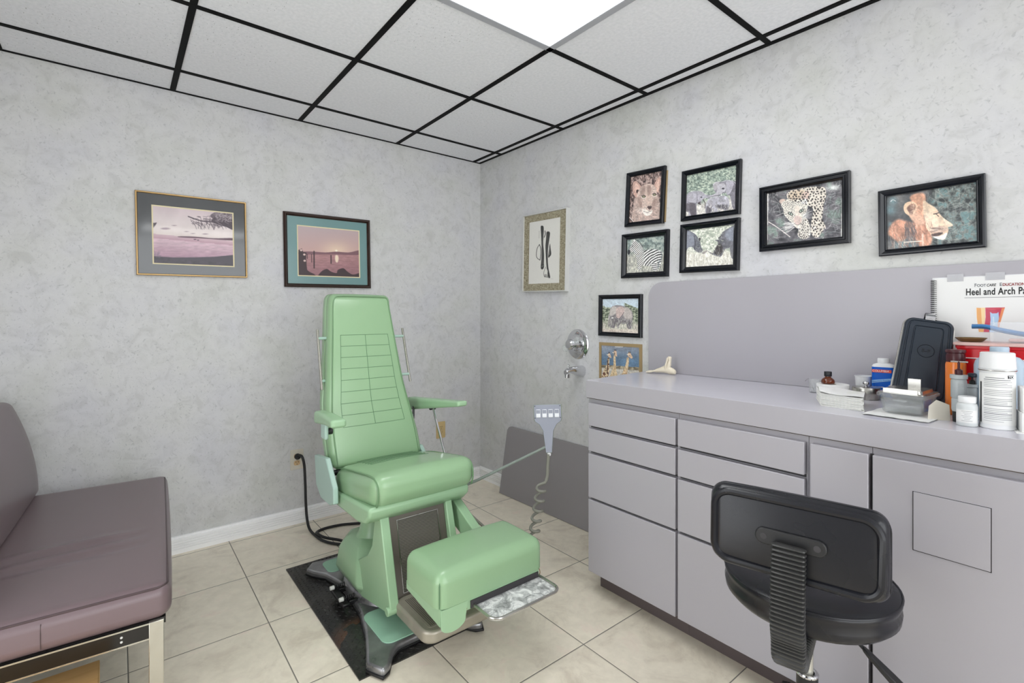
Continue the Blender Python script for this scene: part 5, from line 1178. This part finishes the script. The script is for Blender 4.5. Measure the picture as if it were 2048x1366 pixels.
gl = G().loft([rg(.086, .110, .004), rg(.094, .120, .008), rg(.106, .132, .050), rg(.118, .142, .053), rg(.118, .142, .060), rg(.108, .132, .061), rg(.100, .126, .050), rg(.088, .114, .010), rg(.02, .02, .009, .004)], Tg).done('glass_dish', 'glass', t)
G().loft([rg(.086, .112, .0105), rg(.092, .118, .030)], Tg).done('liquid', 'clearp', t)
for sy in (-1, 1): G().box(-.016, .016, sy*.070-.006, sy*.070+.006, .040, .047, Tg).done('glass_lug', 'glass', gl, bevel=.003)
G().loft([rg(.100, .126, .0610), rg(.112, .136, .0614), rg(.112, .136, .0630), rg(.094, .118, .0640), rg(.090, .114, .0720)], Tg).done('steel_lid', 'steel', t, smooth=25)
G().box(-.040, .040, -.068, -.066, .063, .076, Tg).done('lid_lip', 'steel', t, bevel=.0006)
G().prism([(.006, .0715), (.0075, .0715), (.0075, .0985), (.016, .0985), (.016, .100), (.006, .100)], -.002, .028, Tg @ frm((0, 0, 0), (0, 1, 0), (0, 0, 1), (1, 0, 0))).done('lid_handle', 'steel', t, bevel=.0004)
# blue mat/patch inside the right wall of the dish
G().box(.0435, .045, -.030, .035, .014, .044, Tg).done('blue_insert', 'inkb', t, bevel=.0005)
# folded card
Tc = frm((-.385, -2.712, ZC), Vector((.75, -.66, 0)).normalized()*1.25, Vector((0, 0, 1.2)), Vector((-.66, -.75, 0)).normalized())
o = G().add([(-.018, 0, 0), (.022, 0, .012), (.026, .034, .002), (.004, .044, -.006), (-.012, .030, -.006), (-.018, 0, .0008), (.022, 0, .0128), (.026, .034, .0028), (.004, .044, -.0052), (-.012, .030, -.0052)], [(4, 3, 2, 1, 0), (5, 6, 7, 8, 9), (0, 1, 6, 5), (1, 2, 7, 6), (2, 3, 8, 7), (3, 4, 9, 8), (4, 0, 5, 9)], Tc).done('folded_card', 'ivory', smooth=10)
tag(o, 'small pale card leaning at the right corner of the glass tray', 'card')
# orange bottle
x, y = -.250, -2.730
t = thing('orange_bottle', (x, y, ZC), 'orange bottle with a dark maroon cap behind the grey syringe', 'bottle')
G().lathe([(0, 0), (.021, 0), (.023, .002), (.023, .143), (.0215, .149), (.018, .152)], (x, y, ZC), 36).done('bottle_body', 'orange', t)
G().lathe([(.021, .150), (.0215, .152), (.0215, .170), (.020, .173), (.020, .175), (.0228, .177), (.0228, .183), (.0215, .185), (0, .186)], (x, y, ZC), 36).done('cap', 'maroon', t)
# syringes: a big grey one in front, a smaller behind
def syringe(x, y, s, label, m):
    t = thing('dispensing_gun', (x, y, ZC), label, 'dispenser')
    G().lathe([(0, 0), (.012*s, 0), (.013*s, .002), (.0135*s, .028*s)], (x, y, ZC), 24).done('tip_cap', 'bpl' if s > .9 else 'blue', t)
    G().lathe([(.0135*s, .028*s), (.0150*s, .034*s), (.0150*s, .060*s), (.0138*s, .062*s), (.0165*s, .066*s), (.0165*s, .108*s), (.0148*s, .113*s), (.0182*s, .115*s), (.0182*s, .123*s), (.018*s, .125*s), (0, .125*s)], (x, y, ZC), 28).done('barrel', m, t)
    p = G().lathe([(.008*s, .125*s), (.0085*s, .137*s), (.004*s, .140*s), (.0028*s, .141*s), (.0028*s, .160*s), (0, .161*s)], (x, y, ZC), 18).done('plunger', 'maroon' if s > .9 else 'bpl', t)
    g = G().cyl((x-.003, y+.016*s, ZC+.159*s), (x+.003, y-.018*s, ZC+.159*s), .0022*s, n=10) if s > .9 else G().lathe([(.010*s, .150*s), (.013*s, .154*s), (.013*s, .162*s), (.009*s, .165*s), (0, .165*s)], (x, y, ZC), 20)
    g.done('plunger_handle', 'steel' if s > .9 else 'navy', p)
    if s > .9:
        g = G()
        for k in range(9): g.box(-.006, .006, .068+k*.0042, .070+k*.0042, -.0003, .0004, frm((x, y, ZC), Vector((.42, -.9, 0)).normalized(), (0, 0, 1), Vector((-.9, -.42, 0)).normalized()) @ Matrix.Translation((0, 0, .0166)))
        g.done('ribs', 'grey', t)
syringe(-.372, -2.756, 1.0, 'grey plastic dispenser with a metal plunger beside the small white bottle', 'grey')
syringe(-.300, -2.772, .76, 'smaller grey dispenser with a blue-grey top between the orange bottle and the spray can', 'grey')
# small white pill bottle
x, y = -.416, -2.779
t = thing('pill_bottle', (x, y, ZC), 'small white plastic bottle with a white cap at the counter edge', 'bottle')
G().lathe([(0, 0), (.019, 0), (.021, .002), (.021, .050), (.0195, .056), (.015, .060)], (x, y, ZC), 36).done('bottle_body', 'wm', t)
G().lathe([(.0172, .0595), (.0178, .061), (.0178, .073), (.0168, .075), (0, .0752)], (x, y, ZC), 36).done('cap', 'white', t)
a = facing(x, y); lb = cylstrip(G(), (x, y), .0213, ZC+.010, ZC+.042, a-75, a+60).done('label', 'paper', t, fix=False); g = G()
for k in range(7): cylstrip(g, (x, y), .0216, ZC+.0385-k*.004, ZC+.0392-k*.004, a-30+(k % 3)*8, a+30-(k*7 % 20), 8)
g.done('label_text', 'inkg', lb, fix=False)
# spray can
x, y = -.392, -2.832
t = thing('spray_can', (x, y, ZC), 'white aerosol can with a printed label and white cap', 'spray can')
G().lathe([(0, 0), (.0330, 0), (.0345, .002), (.0345, .005), (.0332, .007), (.0332, .142), (.0345, .144), (.0345, .147), (.031, .150), (.028, .153)], (x, y, ZC), 48).done('can_body', 'white', t)
G().tube([(x+.0343*math.cos(q), y+.0343*math.sin(q), ZC+.1455) for q in np.linspace(0, 2*math.pi, 41)[:-1]], .0015, 6, True).done('rim', 'steel', t)
G().lathe([(.0335, .149), (.0345, .150), (.0322, .188), (.030, .1895), (0, .1895)], (x, y, ZC), 48).done('cap', 'white', t)
a = facing(x, y); g = G(); rnd = random.Random(7)
lb = cylstrip(G(), (x, y), .0334, ZC+.012, ZC+.138, a-85, a+85, 30).done('label', 'paper', t, fix=False)
for k in range(24):
    z = ZC+.122-k*.0042
    if k in (5, 10, 16): continue
    cylstrip(g, (x, y), .0337, z, z+(.0016 if k % 5 == 0 else .0009), a-46, a+(50-rnd.choice((0, 0, 6, 18))), 18)
cylstrip(g, (x, y), .0337, ZC+.020, ZC+.0206, a-46, a+20, 18); g.done('label_text', 'inkg', lb, fix=False)
g = cylstrip(G(), (x, y), .0338, ZC+.014, ZC+.116, a-66, a-57, 4); cylstrip(g, (x, y), .0338, ZC+.127, ZC+.135, a+33, a+57, 6); g.done('label_blocks', 'ink', lb, fix=False)
aa = R(a+45); nn_ = Vector((math.cos(aa), math.sin(aa), 0)); text('TO', .0085, frm((x+.0341*nn_.x, y+.0341*nn_.y, ZC+.128), Vector((-nn_.y, nn_.x, 0)), (0, 0, 1), nn_), 'white', lb, 'lettering', .0001, .0002, 1, 'CENTER')
g = cylstrip(G(), (x, y), .0338, ZC+.127, ZC+.1285, a-40, a+22, 14); g.done('label_heading', 'inkg', lb, fix=False)
# pale blue bottle behind the can
x, y = -.270, -2.822
t = thing('pale_blue_bottle', (x, y, ZC), 'pale blue shouldered bottle standing behind the spray can', 'bottle')
T = frm((x, y, ZC), Vector((.45, -.9, 0)).normalized(), Vector((.9, .45, 0)).normalized(), (0, 0, 1))
G().loft([rg(.096, .050, 0, .022), rg(.102, .056, .003, .024), rg(.102, .056, .148, .024), rg(.096, .052, .160, .022), rg(.078, .044, .170, .019), rg(.050, .036, .175, .016), rg(.036, .034, .177, .016)], T).done('bottle_body', 'bluel', t)
G().lathe([(.019, .177), (.0195, .179), (.0195, .196), (.018, .198), (0, .198)], T=T, n=32).done('cap', 'bluel', t)
# red container with pale lid
t = thing('red_container', (-.10, -2.87, ZC), 'red plastic bin with a pale lid at the right end of the counter', 'bin')
T = frm((-.113, -2.868, ZC), Vector((.05, -1, 0)).normalized(), Vector((1, .05, 0)).normalized(), (0, 0, 1))
rb = G().loft([rg(.250, .130, 0, .02), rg(.256, .136, .003, .022), rg(.268, .148, .098, .024), rg(.286, .166, .104, .026), rg(.300, .176, .186, .028), rg(.306, .180, .188, .03), rg(.306, .180, .196, .03)], T).done('bin_body', 'red', t)
G().loft([rg(.312, .186, .1955, .03), rg(.316, .190, .197, .03), rg(.316, .190, .203, .03), rg(.300, .176, .2045, .028)], T).done('lid', 'pink', t)
G().tube([(-.149, -.0868, .160), (.149, -.0868, .160)], .0016, 6, T=T).done('white_line', 'white', rb)
lb = G().box(.000, .090, -.0872, -.0858, .110, .152, T).done('warning_label', 'white', rb)
g = G()
for q in range(3):
    a = R(90+120*q); cx_, cz_ = .020+.007*math.cos(a), .132+.007*math.sin(a); g.tube([(cx_+.0066*math.cos(b), -.0876, cz_+.0066*math.sin(b)) for b in np.linspace(a-2.4, a+2.4, 16)], .0013, 5, T=T)
g.tube([(.020+.0050*math.cos(b), -.0876, .132+.0050*math.sin(b)) for b in np.linspace(0, 2*math.pi, 20)[:-1]], .0010, 5, True, T=T); g.done('hazard_mark', 'ink', lb)
text('BIOHAZARD', .009, T @ frm((.036, -.0874, .128), (1, 0, 0), (0, 0, 1), (0, -1, 0)), 'ink', lb, 'lettering', .0001, .0001, .8)
# bronze dish, clear box with blue instrument on the bin
zt_ = ZC+.2047
x, y = -.150, -2.748
o = G().lathe([(0, 0), (.022, 0), (.028, .003), (.034, .010), (.036, .011), (.035, .0125), (.030, .007), (0, .003)], (x, y, zt_), 36).done('bronze_dish', 'brassd'); tag(o, 'small bronze dish on the left end of the red bin', 'dish')
t = thing('clear_tray', (-.165, -2.93, zt_), 'clear plastic tray holding a blue handle on top of the red bin', 'tray')
T2 = frm((-.120, -2.895, zt_+.0002), Vector((.05, -1, 0)).normalized(), Vector((1, .05, 0)).normalized(), (0, 0, 1))
g = G().box(-.105, .12, -.055, .055, 0, .002, T2).box(-.105, .12, -.055, -.053, .002, .058, T2).box(-.105, .12, .053, .055, .002, .058, T2).box(.118, .12, -.053, .053, .002, .058, T2)
g.done('tray_walls', 'clearp', t)
t = thing('blue_brush', (-.175, -2.93, zt_+.003), 'blue plastic handle lying across the clear tray', 'brush')
P = catmull([(-.150, .02, .0445), (-.12, .018, .044), (-.085, .012, .034), (-.04, 0, .024), (0, -.006, .020), (.04, -.012, .024), (.07, -.016, .034), (.11, -.02, .030)], 6)
W_ = [.009+.009*math.exp(-((i/len(P)-.15)/.12)**2)+.006*math.exp(-((i/len(P)-.95)/.2)**2) for i in range(len(P))]
g = G().loft([[(p.x, p.y+w_*math.cos(R(q))*1.2, p.z+.0075*math.sin(R(q))) for q in range(0, 360, 36)] for p, w_ in zip(P, W_)], T2); g.done('handle', 'bluep', t)
t2 = G().box(-.07, .10, -.02, .04, .0025, .011, T2).done('pink_packet', 'pink', bevel=.003); tag(t2, 'flat pinkish packet inside the clear tray', 'packet')
# small carton boxes at the frame edge
t = thing('small_carton', (-.385, -2.905, ZC+.06), 'white carton with a blue square on top of the blister box', 'carton')
T = frm((-.385, -2.905, ZC), Vector((.25, -1, 0)).normalized(), Vector((1, .25, 0)).normalized(), (0, 0, 1))
bxw = G().box(-.034, .050, -.03, .03, .0485, .108, T).done('carton_body', 'paper', t, bevel=.001)
TF = T @ frm((0, -.0301, 0), (1, 0, 0), (0, 0, 1), (0, -1, 0))
G().box(-.022, -.010, .062, .074, 0, .0004, TF).done('blue_square', 'inkb', bxw); G().box(-.009, .040, .062, .074, 0, .0004, TF).done('blue_bar', 'inkb', bxw)
g = G().tube([(-.014+.007*math.cos(b), .098+.0045*math.sin(b), .0003) for b in np.linspace(0, 2*math.pi, 20)[:-1]], .0006, 5, True, T=TF)
for z in (.088, .083, .079): g.box(-.022, .012, z, z+.001, 0, .0004, TF)
g.done('carton_print', 'inkg', bxw)
t = thing('blister_box', (-.395, -2.905, ZC), 'white slotted box under the small carton at the right edge', 'box')
bxw = G().box(-.036, .055, -.032, .034, .0015, .048, T).done('box_body', 'paper', t, bevel=.001); g = G()
for i in range(4):
    for j in range(5): g.box(-.030+i*.02, -.016+i*.02, -.0325, -.0318, .007+j*.008, .011+j*.008, T)
g.done('slots', 'inkg', bxw)
G().box(-.046, .06, -.040, .036, 0, .0013, T).done('base_flap', 'paper', t)
# flip chart on the backsplash
T = rw(2.624, 1.330-.300, .0155)
t = thing('flip_chart', T @ Vector((0.2, 0, 0)), 'white spiral-bound flip chart about heel and arch pain taped to the panel', 'chart')
pg = G().box(.010, .420, 0, .300, .0005, .006, T).done('page', 'paper', t, bevel=.0005)
G().box(.004, .424, -.004, .303, 0, .0004, T).done('back_board', 'white', t)
g = G()
for k in range(44): g.tube([(.0085+.0075*math.cos(b), .292-k*.0065+.0006*math.sin(b), .0085+.0070*math.sin(b)) for b in np.linspace(0, 2*math.pi, 12)[:-1]], .0009, 5, True, T)
g.done('spiral_binding', 'spiral', t)
def tx(s, size, x, y, m, **k): return text(s, size, T @ Matrix.Translation((x, y, .0063)), m, pg, 'lettering', .00015, **k)
k1 = dict(bold=.0003, sx=.8); k2 = dict(bold=.0002, sx=.74, shear=.25)
line_of([('F', .0145, 'inkg', k1), ('OOT', .0115, 'inkg', k1), ('CARE', .0115, 'ink', k2)], .1085, .2685, T @ Matrix.Translation((0, 0, .0063)), pg, .0009)
line_of([('E', .0145, 'inkg', k1), ('DUCATION', .0115, 'redink', k1)], .1660, .2685, T @ Matrix.Translation((0, 0, .0063)), pg, .0009)
line_of([('C', .0145, 'inkg', k1), ('ENTER', .0115, 'inkg', k1)], .2420, .2685, T @ Matrix.Translation((0, 0, .0063)), pg, .0009)
tx('Heel and Arch Pain', .030, .088, .2425, 'ink', bold=.0006, sx=.60, sp=1.06)
G().box(.085, .400, .2335, .2345, .006, .0063, T).done('rule_line', 'ink', pg)
def p_leg(w, h):
    p = Paint(w, h, [(430, 290), (650, 290), (650, 560), (430, 560)], (236, 236, 234), 90)
    p.poly([(438, 300), (480, 304), (500, 300), (500, 420), (490, 560), (455, 560), (440, 400)], (232, 168, 96), smooth=False); p.poly([(470, 300), (500, 300), (498, 520), (480, 520)], (244, 214, 160), smooth=False)
    p.poly([(503, 300), (640, 300), (620, 380), (600, 470), (590, 560), (490, 560), (505, 400)], (196, 52, 84), smooth=False)
    p.poly([(536, 345), (552, 362), (585, 360), (596, 345), (600, 420), (590, 560), (530, 560), (540, 430)], (176, 206, 236), smooth=False); p.poly([(618, 310), (640, 300), (606, 470), (596, 560), (590, 470)], (232, 140, 90), smooth=False)
    p.line([(505, 310), (560, 318), (636, 302)], 6, (214, 90, 90)); p.line([(560, 400), (566, 550)], 8, (216, 232, 246)); return p
p_leg(.070, .080).mesh(T @ Matrix.Translation((.146, .165, .0063)), pg, 'leg_illustration')
for x0, x1 in ((.043, .083), (.134, .178)):
    G().box(x0, x1, .288, .312, .0066, .0069, T).done('tape', 'tape', t)
